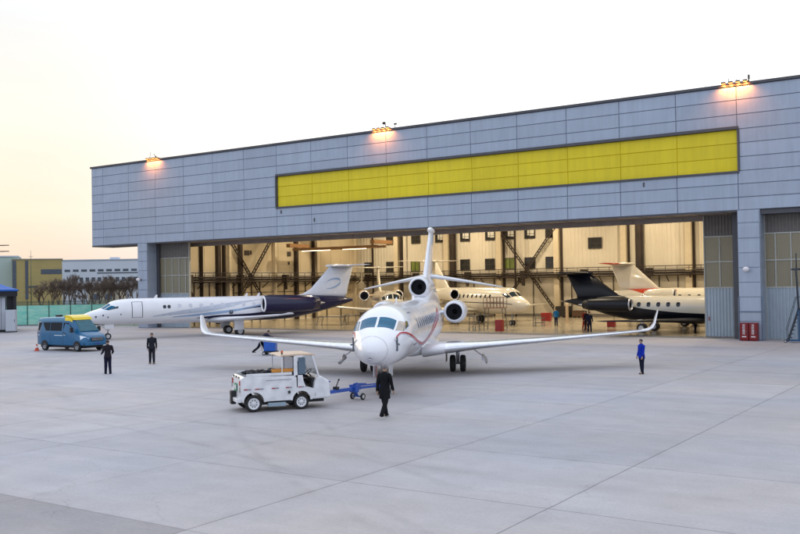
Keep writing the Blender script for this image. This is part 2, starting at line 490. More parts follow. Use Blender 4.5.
# little stains/brackets that hang below the band
mb = MB()
for s_, z_ in ((seam(-10) + .5, 11.6), (seam(-2) + 1.8, 11.6), (-56, 10.6)):
    mb = MB(); mb.box(s_, s_ + .10, -.11, -.05, z_ - .12, z_ + .22); mb.build('bracket', M_trim, hangar)
# lower edge trim and soffit
mb = MB(); mb.box(SL, -81.2, -.04, 3.0, Z0 - .14, Z0); mb.box(-79.65, -17.0, -.02, .12, Z0 - .10, Z0 - .002)
mb.build('drip_edge', M_trim, hangar)
mb = MB(); mb.box(SL, -81.25, .12, 2.9, Z0 - .10, Z0 - .01)
mb.box(-79.6, -16.9, .125, 3.6, Z0 - .06, Z0 + .3)
for k in range(30):
    s_ = -79 + 2.1 * k
    if s_ < -18: mb.box(s_, s_ + .06, .3, 3.5, Z0 - .10, Z0 - .05)
mb.build('soffit', M_soff, hangar)
mb = MB(); mb.box(-79.6, -16.9, 3.25, 3.6, 8.88, Z0 - .065)
for k in range(16): mb.box(-78 + 4 * k, -77.9 + 4 * k, 3.2, 3.25, 8.9, Z0 - .07)
mb.build('door_head_beam', M_soff, hangar)
# the box over the doors (gives the front its depth)
mb = MB(); mb.box(SL, SR, .5, 3.2, Z0 + .3, ZT - .02)
mb.build('door_housing', mat('side_cladding', (.28, .33, .40), .5, .2), hangar)
# pillars
def pillar(s0, s1, depth, zr):
    mb = MB(); mb.box(s0 + .01, s1 - .01, .003, depth, 0, Z0)
    for z0, z1 in zip(zr[:-1], zr[1:]):
        panel(mb, s0, s1, z0, z1, -.05, 0, 0, .018)
        # sides
        for sx, sg in ((s1, 1), (s0, -1)):
            mb.box(min(sx, sx + .0), max(sx, sx + .02 * sg) if sg > 0 else sx, .03, depth - .03, z0 + .02, z1 - .02) if sg > 0 else None
    return mb.build('pillar', M_clad, hangar)
pillar(-81.2, -79.65, 1.3, [.05, 1.1, 2.1, 3.15, 4.2, 5.25, 6.3, 7.35, 8.4, Z0])
pillar(-16.98, -15.44, 1.2, [.05, 1.35, 2.05, 3.1, 4.15, 5.2, 6.25, 7.3, 8.4, Z0])
mb = MB(); mb.box(-17.02, -15.40, -.10, -.052, 2.03, 2.10); mb.box(-17.02, -16.96, -.10, 0, .0, 3.1); mb.box(-15.46, -15.40, -.10, 0, 0, 3.1)
mb.build('corner_guard', mat('corner_guard_steel', (.16, .20, .27), .5, .4), hangar)

# ---- sliding doors
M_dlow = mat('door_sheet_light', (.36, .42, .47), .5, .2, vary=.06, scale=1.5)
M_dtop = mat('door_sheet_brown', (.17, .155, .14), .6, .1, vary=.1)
M_dfr = mat('door_frame_pale', (.42, .42, .38), .5, .2)
g = G('door_glazing'); obj = g.tc.outputs['Object']
w_ = g.n('ShaderNodeTexWave', wave_type='BANDS', bands_direction='X'); w_.inputs['Scale'].default_value = 2.6; g.l(obj, w_.inputs['Vector'])
g.l(g.mix(g.rng(w_.outputs['Fac'], 0, 1, 0, 1), (.38, .34, .23), (.27, .25, .17)), g.b.inputs['Base Color'])
g.b.inputs['Roughness'].default_value = .35; g.b.inputs['Transmission Weight'].default_value = .35
M_glz = g.m
def corr(mb, s0, s1, t, z0, z1, pitch=.24, d=.045, mi=0):
    """trapezoid corrugated sheet"""
    x = s0; pts = []
    while x < s1 - pitch:
        pts += [(x, t), (x + pitch * .45, t), (x + pitch * .55, t + d), (x + pitch * .9, t + d)]
        x += pitch
    pts += [(x, t), (s1, t)]
    vs = [(p[0], p[1], z0) for p in pts] + [(p[0], p[1], z1) for p in pts]
    n = len(pts)
    mb.add(vs, [(i, i + 1, n + i + 1, n + i) for i in range(n - 1)], mi)
def door_leaf(s0, s1, t, cols, top=Z0 + .2, lab=None):
    d = MB(); corr(d, s0, s1, t, .06, 3.72); d.box(s0, s1, t + .06, t + .2, .03, 3.74)
    leaf = d.build('sliding_door', M_dlow, hangar, recalc=False)
    if lab: leaf['label'] = lab
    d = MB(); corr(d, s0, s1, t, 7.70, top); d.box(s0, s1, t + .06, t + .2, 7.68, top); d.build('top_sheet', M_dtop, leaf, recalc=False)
    d = MB(); d.box(s0 + .03, s1 - .03, t + .05, t + .07, 3.74, 7.68); d.build('glazing', M_glz, leaf)
    d = MB()
    for c in cols: d.box(c - .045, c + .045, t - .03, t + .05, 3.74, 7.68)
    for z in (3.76, 5.72, 7.64): d.box(s0, s1, t - .025, t + .045, z - .05, z + .05)
    d.box(s0 - .05, s0 + .03, t - .04, t + .22, .03, top); d.box(s1 - .03, s1 + .05, t - .04, t + .22, .03, top)
    d.build('door_frame', M_dfr, leaf, bevel=.01)
    return leaf
mb = MB(); mb.box(-82.5, -79.3, 1.32, 1.52, 0, Z0); mb.build('door_jamb', M_trim, hangar)
door_leaf(-80.7, -74.85, 1.6, [-79.7, -78.6, -77.5, -76.4, -75.4], lab='left door leaf pushed back against the far pillar')
d2 = door_leaf(-20.25, -17.75, 3.15, [-19.1, -17.95], lab='right door leaf standing beside the cabinets pillar')
mb = MB(); mb.box(-20.02, -19.94, 3.08, 3.12, 1.25, 1.55); mb.build('handle', mat('handle_red', (.3, .05, .05), .5), d2)
door_leaf(-15.4, 5.5, 1.25, [-14.7 + 1.05 * i for i in range(20)], lab='closed corrugated door of the right-hand bay')
mb = MB(); mb.box(-17.7, -16.6, 1.4, 1.7, 0, Z0); mb.build('door_jamb', M_trim, hangar)
mb = MB(); mb.box(-15.44, 5.6, .14, 1.2, Z0 - .35, Z0 - .02); mb.build('door_header', M_trim, hangar)
# floor tracks
mb = MB()
for t_ in (1.6, 2.4, 3.15): mb.box(-79.6, -17.1, t_ - .04, t_ + .04, .001, .02)
mb.build('door_track', mat('track_steel', (.12, .11, .10), .5, .8), hangar)

# ---- interior shell
TB, SW = 38.0, -79.0
M_wall = mat('cream_wall', (.68, .61, .48), .75, vary=.05, scale=.25, rvary=.05)
M_wall2 = mat('cream_wall_panel', (.57, .47, .31), .7, vary=.05, scale=.4)
M_cream = mat('cream_column', (.62, .52, .36), .6, vary=.05)
M_steel = mat('brown_steel', (.045, .032, .025), .55, .3, vary=.25, scale=1.2)
mb = MB(); mb.box(-89, 6, TB + .3, TB + .6, 0, 15.8)
corr(mb, SW + .3, 5.9, TB + .16, 5.9, 15.0, .5, .05)
mb.box(SW, 6, TB + .2, TB + .3, 0, 5.9)
mb.build('back_wall', M_wall, hangar, recalc=False)
mb = MB(); mb.box(SW - .4, SW - .1, 3.2, TB + .3, 0, 15.8)
vs = []; 
mb.build('side_wall', M_wall, hangar)
mb = MB()
for i in range(16):
    a = 3.6 + i * 2.15
    mb.box(SW - .1, SW - .06, a + .04, a + 2.11, .3, 4.6); mb.box(SW - .1, SW - .06, a + .04, a + 2.11, 6.2, 14.8)
mb.build('wall_lining', M_wall2, hangar)
mb = MB(); mb.box(6, 6.3, 0, TB + .6, 0, 15.8); mb.build('end_wall', M_wall, hangar)
mb = MB(); mb.box(-89, 6.3, 3.2, TB + .6, 15.8, 16.1); mb.build('roof', mat('roof_sheet', (.30, .28, .25), .7), hangar)
# the wall left of the side wall, behind the overhang, and a wall that closes the front above the doors inside
mb = MB(); mb.box(-89, -79.4, 3.1, 3.2, 9.3, 18.2); mb.build('inner_wall', M_wall, hangar)

# columns on the back wall
for s_ in (-72.25, -64.16, -56.2, -48.15, -39.5, -31.78, -23.6, -15.5, -7.5):
    mb = MB(); mb.box(s_ - .36, s_ + .36, TB - .55, TB + .16, .0, 15.5); mb.box(s_ - .5, s_ + .5, TB - .7, TB + .16, .0, .5)
    mb.build('column', M_cream, hangar, bevel=.02)
    mb = MB(); mb.box(s_ + .40, s_ + .62, TB - .1, TB + .15, 0, 15.5); mb.build('downpipe', M_steel, hangar)
for s_, w_ in ((-76.0, .12), (-62.9, .5), (-53.7, .14), (-37.4, .5), (-71.0, .1), (-27.4, .2)):
    mb = MB(); mb.box(s_ - w_ / 2, s_ + w_ / 2, TB - .9, TB - .6, 0, 15.2); mb.box(s_ - w_, s_ + w_, TB - .76, TB - .72, 0, 15.2)
    mb.build('steel_post', M_steel, hangar)
# columns on the side wall
for t_, w_, m_ in ((9.9, .5, M_steel), (10.85, .22, M_steel), (11.7, .36, M_cream), (13.6, .42, M_steel), (19.8, .3, M_cream), (24.0, .42, M_steel), (28.3, .5, M_cream), (27.5, .15, M_steel), (36.6, .4, M_cream), (7.2, .1, M_steel), (4.6, .12, M_steel)):
    mb = MB(); mb.box(SW - .06, SW + .45, t_ - w_ / 2, t_ + w_ / 2, 0, 15.4); mb.build('steel_post' if m_ is M_steel else 'column', m_, hangar, bevel=.02)
# cross bracing
def brace(a, b, w=.26):
    """an open lattice bar"""
    mb = MB(); a = Vector(a); b = Vector(b); d = (b - a).normalized()
    side = Vector((0, 1, 0)) if abs(a.y - b.y) > 1 else Vector((1, 0, 0))
    nn = d.cross(Vector((1, 0, 0)) if abs(a.y - b.y) > 1 else Vector((0, 1, 0))).normalized()
    mb.beam(a + nn * w / 2, b + nn * w / 2, .14, .11); mb.beam(a - nn * w / 2, b - nn * w / 2, .14, .11)
    n = max(4, int((b - a).length / .45))
    for i in range(n):
        p = a.lerp(b, i / n); q = a.lerp(b, (i + 1) / n); k = 1 if i % 2 else -1
        mb.beam(p + nn * k * w / 2, q - nn * k * w / 2, .07, .07)
    mb.build('cross_brace', M_steel, hangar)
tb = TB - .35
brace((-56.4, tb, 11.4), (-48.3, tb, .6)); brace((-48.2, tb - .16, 11.2), (-56.3, tb - .16, .6))
sb = SW + .6
brace((sb, 11.2, 10.4), (sb, 18.6, .9), .34); brace((sb + .16, 18.9, 10.6), (sb + .16, 11.2, .9), .34)
brace((sb, 4.0, 5.0), (sb, 8.2, .4), .2)
brace((-79, 37.2, 11), (-72.6, 37.2, 15), .2)
# walkway with pipes along both walls, height 4.85 to 6
def gallery(A, B, out):
    """A, B ends; out = direction away from the wall"""
    A = Vector(A); B = Vector(B); o = Vector(out); L = (B - A).length; d = (B - A).normalized()
    mb = MB()
    for z, off, r in ((6.0, 1.25, .045), (5.72, 1.25, .03), (5.42, 1.2, .07), (5.22, .95, .09), (4.95, 1.1, .08), (5.5, .5, .10)):
        mb.tube(A + o * off + Vector((0, 0, z)), B + o * off + Vector((0, 0, z)), r, n=8)
    mb.build('pipe_run', M_steel, hangar)
    mb = MB(); a = A + o * .1; c = A + o * 1.2
    q = [A + o * .1, B + o * .1, B + o * 1.2, A + o * 1.2]
    mb.add([p + Vector((0, 0, 5.06)) for p in q] + [p + Vector((0, 0, 5.14)) for p in q], [(0, 1, 2, 3), (4, 7, 6, 5), (0, 4, 5, 1), (1, 5, 6, 2), (2, 6, 7, 3), (3, 7, 4, 0)])
    n = int(L / 1.35)
    for i in range(n + 1):
        p = A + d * (L * i / n)
        mb.beam(p + o * 1.25 + Vector((0, 0, 5.1)), p + o * 1.25 + Vector((0, 0, 6.0)), .05, .05)
        if i % 2 == 0:
            mb.beam(p + o * .1 + Vector((0, 0, 4.2)), p + o * 1.2 + Vector((0, 0, 4.95)), .09, .09)
            mb.beam(p + o * .1 + Vector((0, 0, 4.95)), p + o * 1.25 + Vector((0, 0, 4.95)), .10, .12)
    mb.build('walkway', M_steel, hangar)
    mb = MB()
    for i in range(0, n, 6):
        p = A + d * (L * (i + .5) / n)
        mb = MB()
        mb.beam(p + o * 1.0 + Vector((0, 0, 4.85)), p + o * 1.0 + Vector((0, 0, 3.9)), .35, .22)
        mb.beam(p + o * .9 + Vector((0, 0, 5.8)), p + o * .9 + Vector((0, 0, 4.80)), .8, .5)
        mb.build('service_box', M_steel, hangar)
gallery((-77.6, TB + .16, 0), (5, TB + .16, 0), (0, -1, 0))
gallery((SW - .06, 4.0, 0), (SW - .06, TB - 1.2, 0), (1, 0, 0))
# thin hangers and electrical lines
mb = MB()
for s_ in (-69.6, -66.2, -60.2, -57.2, -51.6, -46.4, -44.2, -41.0, -35.4, -33.2, -29.6, -26.0):
    mb = MB(); mb.box(s_ - .04, s_ + .04, TB - .02, TB + .1, 0, 4.9); mb.build('conduit', M_steel, hangar)
for t_ in (6.2, 8.6, 12.6, 15.7, 17.2, 21.8, 26.0, 30.5, 33.6):
    mb = MB(); mb.box(SW + .0, SW + .08, t_ - .05, t_ + .05, 0, 4.9); mb.build('conduit', M_steel, hangar)
for z_ in (2.4, 3.6):
    mb = MB(); mb.box(SW + .0, SW + .06, 12, 36, z_, z_ + .05); mb.build('conduit', M_steel, hangar)
# windows
M_wfr = mat('window_frame_dark', (.05, .04, .032), .5)
M_wgl = mat('window_glass_dark', (.035, .034, .032), .15, vary=.3)
M_wgr = mat('window_glass_green', (.16, .20, .045), .4, vary=.2)
M_wbl = mat('window_blind', (.75, .72, .62), .8, vary=.05)
def window(sc, z0, z1, w, kind='dark', t=TB + .16, wall='back'):
    f = MB()
    if wall == 'back':
        f.box(sc - w / 2 - .08, sc + w / 2 + .08, t - .10, t + .04, z0 - .08, z0); f.box(sc - w / 2 - .08, sc + w / 2 + .08, t - .10, t + .04, z1, z1 + .08)
        for x in (sc - w / 2 - .08, sc + w / 2, sc - .03): f.box(x, x + .08 if x != sc - .03 else x + .06, t - .09, t + .03, z0, z1)
        if kind != 'green': f.box(sc - w / 2, sc + w / 2, t - .085, t + .02, z0 + (z1 - z0) * .45, z0 + (z1 - z0) * .45 + .06)
    else:
        s0 = SW - .06
        f.box(s0, s0 + .08, sc - w / 2, sc + w / 2, z0, z1)
    fr_ = f.build('window', M_wfr, hangar)
    if wall == 'back':
        p = MB(); p.box(sc - w / 2, sc + w / 2, t - .05, t - .02, z0, z1); p.build('pane', M_wgr if kind == 'green' else M_wgl, fr_)
        if kind == 'blind':
            p = MB(); p.box(sc + .02, sc + w / 2 - .06, t - .075, t - .055, z0 + .28, z1 - .05)
            p.box(sc - w / 2 + .06 + .25, sc - .05, t - .075, t - .055, z0 + .35, z1 - .1); p.build('blind', M_wbl, fr_)
for sc, k in ((-73.5, 'dark'), (-69.3, 'dark'), (-65.4, 'blind'), (-61.5, 'blind'), (-57.7, 'blind'), (-54.75, 'blind'), (-52.0, 'blind'), (-49.1, 'dark')):
    window(sc, 9.96, 11.06, 1.3, k)
for sc, k in ((-77.4, 'dark'), (-73.6, 'dark'), (-69.45, 'green'), (-61.55, 'dark'), (-57.8, 'dark'), (-54.9, 'green'), (-52.05, 'dark'), (-49.15, 'dark')):
    window(sc, 6.12, 7.42, 1.28, k)
window(-43.28, 8.4, 9.6, 1.6, 'dark')
for tc_, z0, z1, w_ in ((15.0, 8.2, 8.8, .9), (22.85, 8.2, 8.8, .7), (22.8, 7.1, 7.5, .3), (15.7, 8.3, 8.8, .25)):
    window(tc_, z0, z1, w_, wall='side')
# bright door leading out of the back wall, low cupboards and a lower wall band
mb = MB()
mb.box(-79, 6, TB + .10, TB + .158, 0, .35)
mb.build('skirting', mat('skirting_grey', (.20, .18, .15), .7), hangar)

# overhead crane beam, lit from its own lamps
mb = MB()
mb.box(-76.5, -63.5, 20.6, 21.0, 9.95, 10.22); mb.box(-76.5, -63.5, 22.3, 22.7, 9.95, 10.22)
for i in range(14):
    s_ = -76.2 + i * .95
    mb.beam((s_, 21.0, 10.1), (s_ + .5, 22.4, 10.1), .08, .12)
mb.box(-76.8, -76.2, 19.8, 23.6, 10.35, 10.8); mb.box(-63.8, -63.2, 19.8, 23.6, 10.35, 10.8)
crane_dz = -1.15
crane = mb.build('crane_beam', mat('crane_orange', (.22, .11, .04), .6), hangar); crane.location.z = crane_dz
mb = MB(); mb.box(-79, -15, 19.5, 19.8, 11.9, 12.6); mb.box(-79, -15, 23.6, 23.9, 11.9, 12.6); mb.build('roof_girder', M_steel, hangar)

# ---- ceiling lamps: built fixtures with their light
M_lampglass = mat('lamp_glass_warm', (1.0, .80, .48), .4, vary=0, emit=6)
M_lampbody = mat('lamp_body', (.35, .35, .34), .5, .6)
lamp_me = None
def high_bay(s, t, z, watts, first=[]):
    if not first:
        mb = MB(); mb.lathe([(0, .08), (.25, .09), (.28, .16), (.55, .42), (.56, .40)], ax=(0, 0, -1), n=16); mb.tube((0, 0, 0), (0, 0, .6), .02)
        b_ = mb.build('ceiling_lamp', M_lampbody, hangar)
        mb = MB(); mb.lathe([(.50, .39), (.52, .0)], ax=(0, 0, -1), n=16); gl = mb.build('lamp_glass', M_lampglass, b_)
        first += [b_, gl]
        o = b_
    else:
        o = first[0].copy(); COL.objects.link(o); c = first[1].copy(); COL.objects.link(c); c.parent = o
    o.location = (s, t, z)
    ld = bpy.data.lights.new('ceiling_light', 'AREA'); ld.shape = 'DISK'; ld.size = .8; ld.energy = watts; ld.color = (1.0, .84, .60)
    lo = bpy.data.objects.new('ceiling_light', ld); COL.objects.link(lo); lo.parent = o; lo.location = (0, 0, -.6)
LAMP_W = 640
for s_ in (-72, -60, -48, -36, -24, -12):
    for t_ in (9.5, 21.8, 32.5):
        high_bay(s_, t_, 14.6, LAMP_W)
# tube lights on the crane
mb = MB(); mb.box(-75.5, -71.0, 21.2, 21.35, 9.82, 9.9); mb.box(-69.0, -65.5, 21.2, 21.35, 9.82, 9.9)
mb.build('tube_light', mat('tube_glass', (1.0, .86, .55), .4, vary=0, emit=2.2), crane)

# ---- fittings on the outside of the hangar
M_fix = mat('fixture_black', (.07, .05, .045), .5)
M_globe = mat('lamp_cover_white', (.75, .75, .78), .25, vary=.02)
def wall_lamp(s, z, label):
    t = empty('wall_lamp', W(s, -.06, z), -YAW, label, 'lamp')
    mb = MB(); mb.box(-.08, .08, 0, .06, -.12, .12); mb.tube((0, .0, .05), (0, -.22, .12), .03); mb.build('bracket', M_trim, t)
    mb = MB(); mb.lathe([(0, .10), (.05, .19), (.16, .23), (.28, .19), (.34, .02)], c=(0, -.28, .17), ax=(0, -.45, -1), n=16); mb.build('lamp_head', M_globe, t)
wall_lamp(-16.35, 5.05, 'round white lamp on the pillar above the red cabinets')
wall_lamp(-80.7, 5.3, 'small white lamp on the far left pillar of the hangar')
def flood_cluster(s, label, kind):
    t = empty('floodlight_row', W(s, -.1, ZT + .10), -YAW, label, 'floodlight', 'orange floodlights along the roof edge'); t.scale = (.72, .72, .60)
    mb = MB(); mb.box(-1.3, 1.3, -.22, -.12, .0, .08); mb.box(-1.2, -1.1, -.2, .3, 0, .14); mb.box(1.1, 1.2, -.2, .3, 0, .14); mb.build('rail', M_fix, t)
    n = 4
    for i in range(n):
        x = -1.05 + 2.1 * i / (n - 1)
        mb = MB(); mb.box(x - .20, x + .20, -.46, -.22, .02, .22); mb.beam((x, -.2, .04), (x, -.05, .04), .05, .05)
        h = mb.build('lamp_head', M_fix, t, bevel=.02)
        mb = MB(); mb.box(x - .17, x + .17, -.44, -.24, -.004, .018); mb.build('lamp_glass', mat('sodium_glass', (1.0, .26, .05), .4, vary=0, emit=9), h)
        if i in (0, 1, 2, 3):
            ld = bpy.data.lights.new('flood_light', 'SPOT'); ld.energy = 210; ld.color = (1.0, .30, .06); ld.spot_size = R(140); ld.spot_blend = .9; ld.shadow_soft_size = .12
            lo = bpy.data.objects.new('flood_light', ld); COL.objects.link(lo); lo.parent = t; lo.location = (x, -.42, -.05); lo.rotation_euler = (R(24), 0, 0)
    mb = MB()
    if kind == 0:
        mb.path([(-.5, -.1, 0), (-.62, -.1, .5), (-.45, -.1, 1.25)], .025); mb.path([(.7, -.1, 0), (.55, -.1, .45), (.25, -.1, .95)], .035); mb.tube((.68, -.1, 0), (.72, -.1, .5), .06)
    elif kind == 1:
        mb.tube((.75, -.1, 0), (.62, -.1, .62), .05); mb.ball((.42, -.12, .85), .26, 1, .7, .85); mb.tube((.62, -.1, .6), (.45, -.1, .8), .06); mb.tube((2.1, -.1, 0), (2.1, -.1, .45), .04); mb.box(1.95, 2.3, -.2, 0, .42, .62)
    else:
        mb.tube((1.35, -.1, 0), (1.35, -.1, .8), .06); mb.box(1.28, 1.44, -.2, 0, .3, .75); mb.tube((.2, -.1, 0), (.2, -.1, .5), .03); mb.tube((-.6, -.1, 0), (-.6, -.1, .6), .03)
    mb.build('aerial', M_fix, t)
flood_cluster(-78.4, 'orange floodlights at the roof edge nearest the left end of the hangar', 0)
flood_cluster(-47.9, 'orange floodlights at the roof edge above the middle of the yellow band', 1)
flood_cluster(-16.9, 'orange floodlights at the roof edge above the right end of the yellow band', 2)
# red fire cabinets at the right pillar
M_red = mat('cabinet_red', (.20, .012, .014), .45, vary=.1)
M_wht = mat('white_lettering', (.8, .8, .8), .6, vary=0)
for i, (s0, lab) in enumerate(((-16.84, 'dark red fire equipment cabinet at the foot of the pillar, beside the sliding door'), (-16.22, 'dark red fire equipment cabinet at the foot of the pillar, nearer the closed right-hand bay'))):
    c = empty('fire_cabinet', W(s0 + .29, -.32, 0), -YAW, lab, 'cabinet', 'red cabinets at the pillar')
    mb = MB(); mb.box(-.29, .29, -.2, .24, .06, 1.28); mb.box(-.26, .26, -.17, .2, 0, .06); mb.build('body', M_red, c, bevel=.015)
    mb = MB(); mb.box(-.265, .265, -.225, -.203, .09, 1.24); dr = mb.build('door', M_red, c, bevel=.008)
    mb = MB(); mb.box(.17, .21, -.25, -.226, .55, .75); mb.build('handle', M_trim, dr)
    mb = MB(); mb.box(-.15, .15, -.232, -.228, .27, .335); mb.build('stripe', M_wht, dr)
    for j, ch in enumerate('消防器材'):
        text_mesh('lettering', ch, .20, M_wht, dr, Matrix.Translation((-.02, -.229, 1.09 - j * .19)) @ Matrix.Rotation(R(90), 4, 'X'))

# ------------------------------------------------------------------ aircraft kit
# local frame of every aircraft: x runs from the nose tip to the tail, y to starboard, z up from the ground
def paint(name, col, rough=.22, vary=.03, coat=.5, scale=1.2):
    return mat(name, col, rough, 0, vary=vary, scale=scale, coat=coat, rvary=.05)
M_white = paint('aircraft_white', (.80, .80, .82))
M_cream_p = paint('aircraft_cream', (.74, .68, .56))
M_cream_d = paint('aircraft_tan', (.52, .38, .24), .3)
M_navy = paint('aircraft_navy', (.010, .009, .045), .25, coat=.25)
M_black = paint('aircraft_black', (.005, .006, .011), .4, coat=.0)
M_silver = mat('swoosh_grey', (.50, .54, .62), .3, .2, vary=.03)
M_pblue = mat('swoosh_blue', (.30, .42, .60), .3, .1, vary=.03)
M_cnavy = mat('cheatline_navy', (.03, .055, .20), .25, vary=.02)
M_cred = mat('cheatline_red', (.45, .03, .04), .3, vary=.02)
M_stl = mat('lettering_steel_blue', (.28, .34, .46), .35, vary=.1)
M_metal = mat('bare_metal', (.62, .62, .64), .22, 1., vary=.05)
M_lip = mat('intake_lip_polished', (.72, .72, .75), .25, .35, vary=.03)
M_dark = mat('intake_dark', (.010, .010, .012), .5, vary=.1)
M_fan = mat('fan_blades', (.045, .045, .05), .35, .8, vary=.3)
M_rub = mat('tyre_rubber', (.018, .018, .018), .75, vary=.2)
M_rim = mat('wheel_rim', (.55, .55, .55), .4, .4)
M_strut = mat('gear_strut', (.42, .43, .45), .35, .6)
M_cglass = mat('cockpit_glass', (.008, .12, .22), .2, 0, vary=.35, scale=1.0, coat=0, spec=.22)
M_cglass2 = mat('cockpit_glass_dark', (.02, .035, .05), .08, 0, vary=.2, coat=1)
M_wglass = mat('cabin_window_glass', (.03, .035, .045), .1, vary=.3)
M_frame = mat('window_surround', (.25, .27, .30), .4)
M_line = mat('panel_gap', (.10, .11, .13), .6)
M_boot = mat('leading_edge_metal', (.70, .71, .74), .2, .9)

def hermite(xs, ys):
    xs = np.array(xs, float); ys = np.array(ys, float)
    d = np.diff(ys) / np.diff(xs); m = np.zeros_like(ys)
    m[0] = d[0]; m[-1] = d[-1]
    for i in range(1, len(xs) - 1):
        m[i] = 0 if d[i - 1] * d[i] <= 0 else 2 * d[i - 1] * d[i] / (d[i - 1] + d[i])
    def f(x):
        x = min(max(x, xs[0]), xs[-1]); i = min(max(int(np.searchsorted(xs, x)) - 1, 0), len(xs) - 2)
        h = xs[i + 1] - xs[i]; t = (x - xs[i]) / h
        return (2*t**3-3*t**2+1)*ys[i] + (t**3-2*t**2+t)*h*m[i] + (-2*t**3+3*t**2)*ys[i+1] + (t**3-t**2)*h*m[i+1]
    return f
class Fus:
    """table rows: station, z of the widest point, half width, z top, z bottom"""
    def __init__(s, tab):
        x = [r[0] for r in tab]; s.L = x[-1]
        s.zc, s.w, s.zt, s.zb = (hermite(x, [r[k] for r in tab]) for k in (1, 2, 3, 4))
    def p(s, x, a, off=0.):
        r = R(a); zc = s.zc(x); c = math.cos(r)
        q = Vector((x, s.w(x) * math.sin(r), zc + (s.zt(x) - zc if c > 0 else zc - s.zb(x)) * c))
        if off:
            e = .02
            r2 = R(a + 1); c2 = math.cos(r2)
            qa = Vector((x, s.w(x) * math.sin(r2), zc + (s.zt(x) - zc if c2 > 0 else zc - s.zb(x)) * c2))
            x2 = min(x + e, s.L); x1 = x2 - e
            P = []
            for xx in (x1, x2):
                z_ = s.zc(xx); P.append(Vector((xx, s.w(xx) * math.sin(r), z_ + (s.zt(xx) - z_ if c > 0 else z_ - s.zb(xx)) * c)))
            n = (P[1] - P[0]).cross(qa - q)
            if n.length > 1e-9:
                n.normalize()
                out = Vector((0, math.sin(r), math.cos(r)))
                if n.dot(out) < 0: n = -n
                q = q + n * off
        return q
    def body(s, name, m, root, nx=90, na=44):
        t = [(i / nx) for i in range(nx + 1)]
        xs = [s.L * (k ** 1.35 if k < .999 else 1) for k in t]
        rings = [[s.p(x, 360 * k / na) for k in range(na)] for x in xs]
        mb = MB(); mb.loft(rings); return mb.build(name, m, root)
    def patch(s, cs, nu=8, nv=8, off=.006):
        """cs: four corners (station, angle) going round"""
        A, B, C, D = [Vector((c[0], c[1])) for c in cs]
        mb = MB(); vs = []
        for i in range(nu + 1):
            for j in range(nv + 1):
                u = i / nu; v = j / nv
                q = A.lerp(B, u).lerp(D.lerp(C, u), v); vs.append(s.p(q.x, q.y, off))
        mb.add(vs, [(i * (nv + 1) + j, i * (nv + 1) + j + 1, (i + 1) * (nv + 1) + j + 1, (i + 1) * (nv + 1) + j) for i in range(nu) for j in range(nv)], smooth=True)
        return mb
    def band(s, pts, n=60, nv=6, off=.005, side=-1):
        """pts: (station, angle_low, angle_high) knots, angles from the top; side -1 port, 1 starboard"""
        x = [p[0] for p in pts]; f1 = hermite(x, [p[1] for p in pts]); f2 = hermite(x, [p[2] for p in pts])
        mb = MB(); vs = []
        for i in range(n + 1):
            xx = x[0] + (x[-1] - x[0]) * i / n
            for j in range(nv + 1):
                a = f1(xx) + (f2(xx) - f1(xx)) * j / nv; vs.append(s.p(xx, side * a, off))
        mb.add(vs, [(i * (nv + 1) + j, i * (nv + 1) + j + 1, (i + 1) * (nv + 1) + j + 1, (i + 1) * (nv + 1) + j) for i in range(n) for j in range(nv)], smooth=True)
        return mb
    def oval(s, x, a, w, h, off=.01, n=14):
        ang = math.degrees(h / max(.3, (s.zt(x) - s.zb(x)) / 2))
        vs = [s.p(x, a, off)]
        for k in range(n):
            t = 2 * PI * k / n; c, sn = math.cos(t), math.sin(t)
            c = math.copysign(abs(c) ** .75, c); sn = math.copysign(abs(sn) ** .75, sn)
            vs.append(s.p(x + w / 2 * c, a + ang / 2 * sn, off))
        mb = MB(); mb.add(vs, [(0, 1 + k, 1 + (k + 1) % n) for k in range(n)], smooth=True); return mb
def airfoil(le, chord, th, up=(0, 0, 1), n=9, camber=.0):
    """closed ring; le leading edge point, chord along +x, up = thickness direction"""
    le = Vector(le); up = Vector(up); pts = []
    ts = [(1 - math.cos(PI * k / n)) / 2 for k in range(n + 1)]
    def y(t): return 5 * th * (.2969 * math.sqrt(t) - .126 * t - .3516 * t * t + .2843 * t ** 3 - .1036 * t ** 4)
    for t in ts[::-1]: pts.append(le + Vector((chord * t, 0, 0)) + up * (y(t) + camber * 4 * t * (1 - t)) * chord)
    for t in ts[1:-1]: pts.append(le + Vector((chord * t, 0, 0)) - up * (y(t) - camber * 4 * t * (1 - t)) * chord)
    return pts
def wing_mesh(secs, side):
    """secs: (y, z, x_le, chord, thickness, cant) ; side 1 starboard -1 port"""
    rings = []
    for (y, z, xl, c, th, cant) in secs:
        rings.append(airfoil((xl, side * y, z), c, th, (0, -side * math.sin(R(cant)), math.cos(R(cant)))))
    mb = MB(); mb.loft(rings); return mb
def wheel(name, parent, x, y, z, r, w, mrim=None):
    mb = MB(); h = w / 2; a = r * .25
    mb.lathe([(-h * .6, r * .60), (-h, r * .66), (-h * .95, r * .88), (-h * .55, r), (h * .55, r), (h * .95, r * .88), (h, r * .66), (h * .6, r * .60)], c=(x, y, z), ax=(0, 1, 0), n=22)
    t = mb.build(name, M_rub, parent)
    mb = MB(); mb.lathe([(-h * .75, 0), (-h * .8, r * .2), (-h * .55, r * .5), (-h * .7, r * .62), (h * .7, r * .62), (h * .55, r * .5), (h * .8, r * .2), (h * .75, 0)], c=(x, y, z), ax=(0, 1, 0), n=18)
    mb.build('rim', mrim or M_rim, t)
    return t
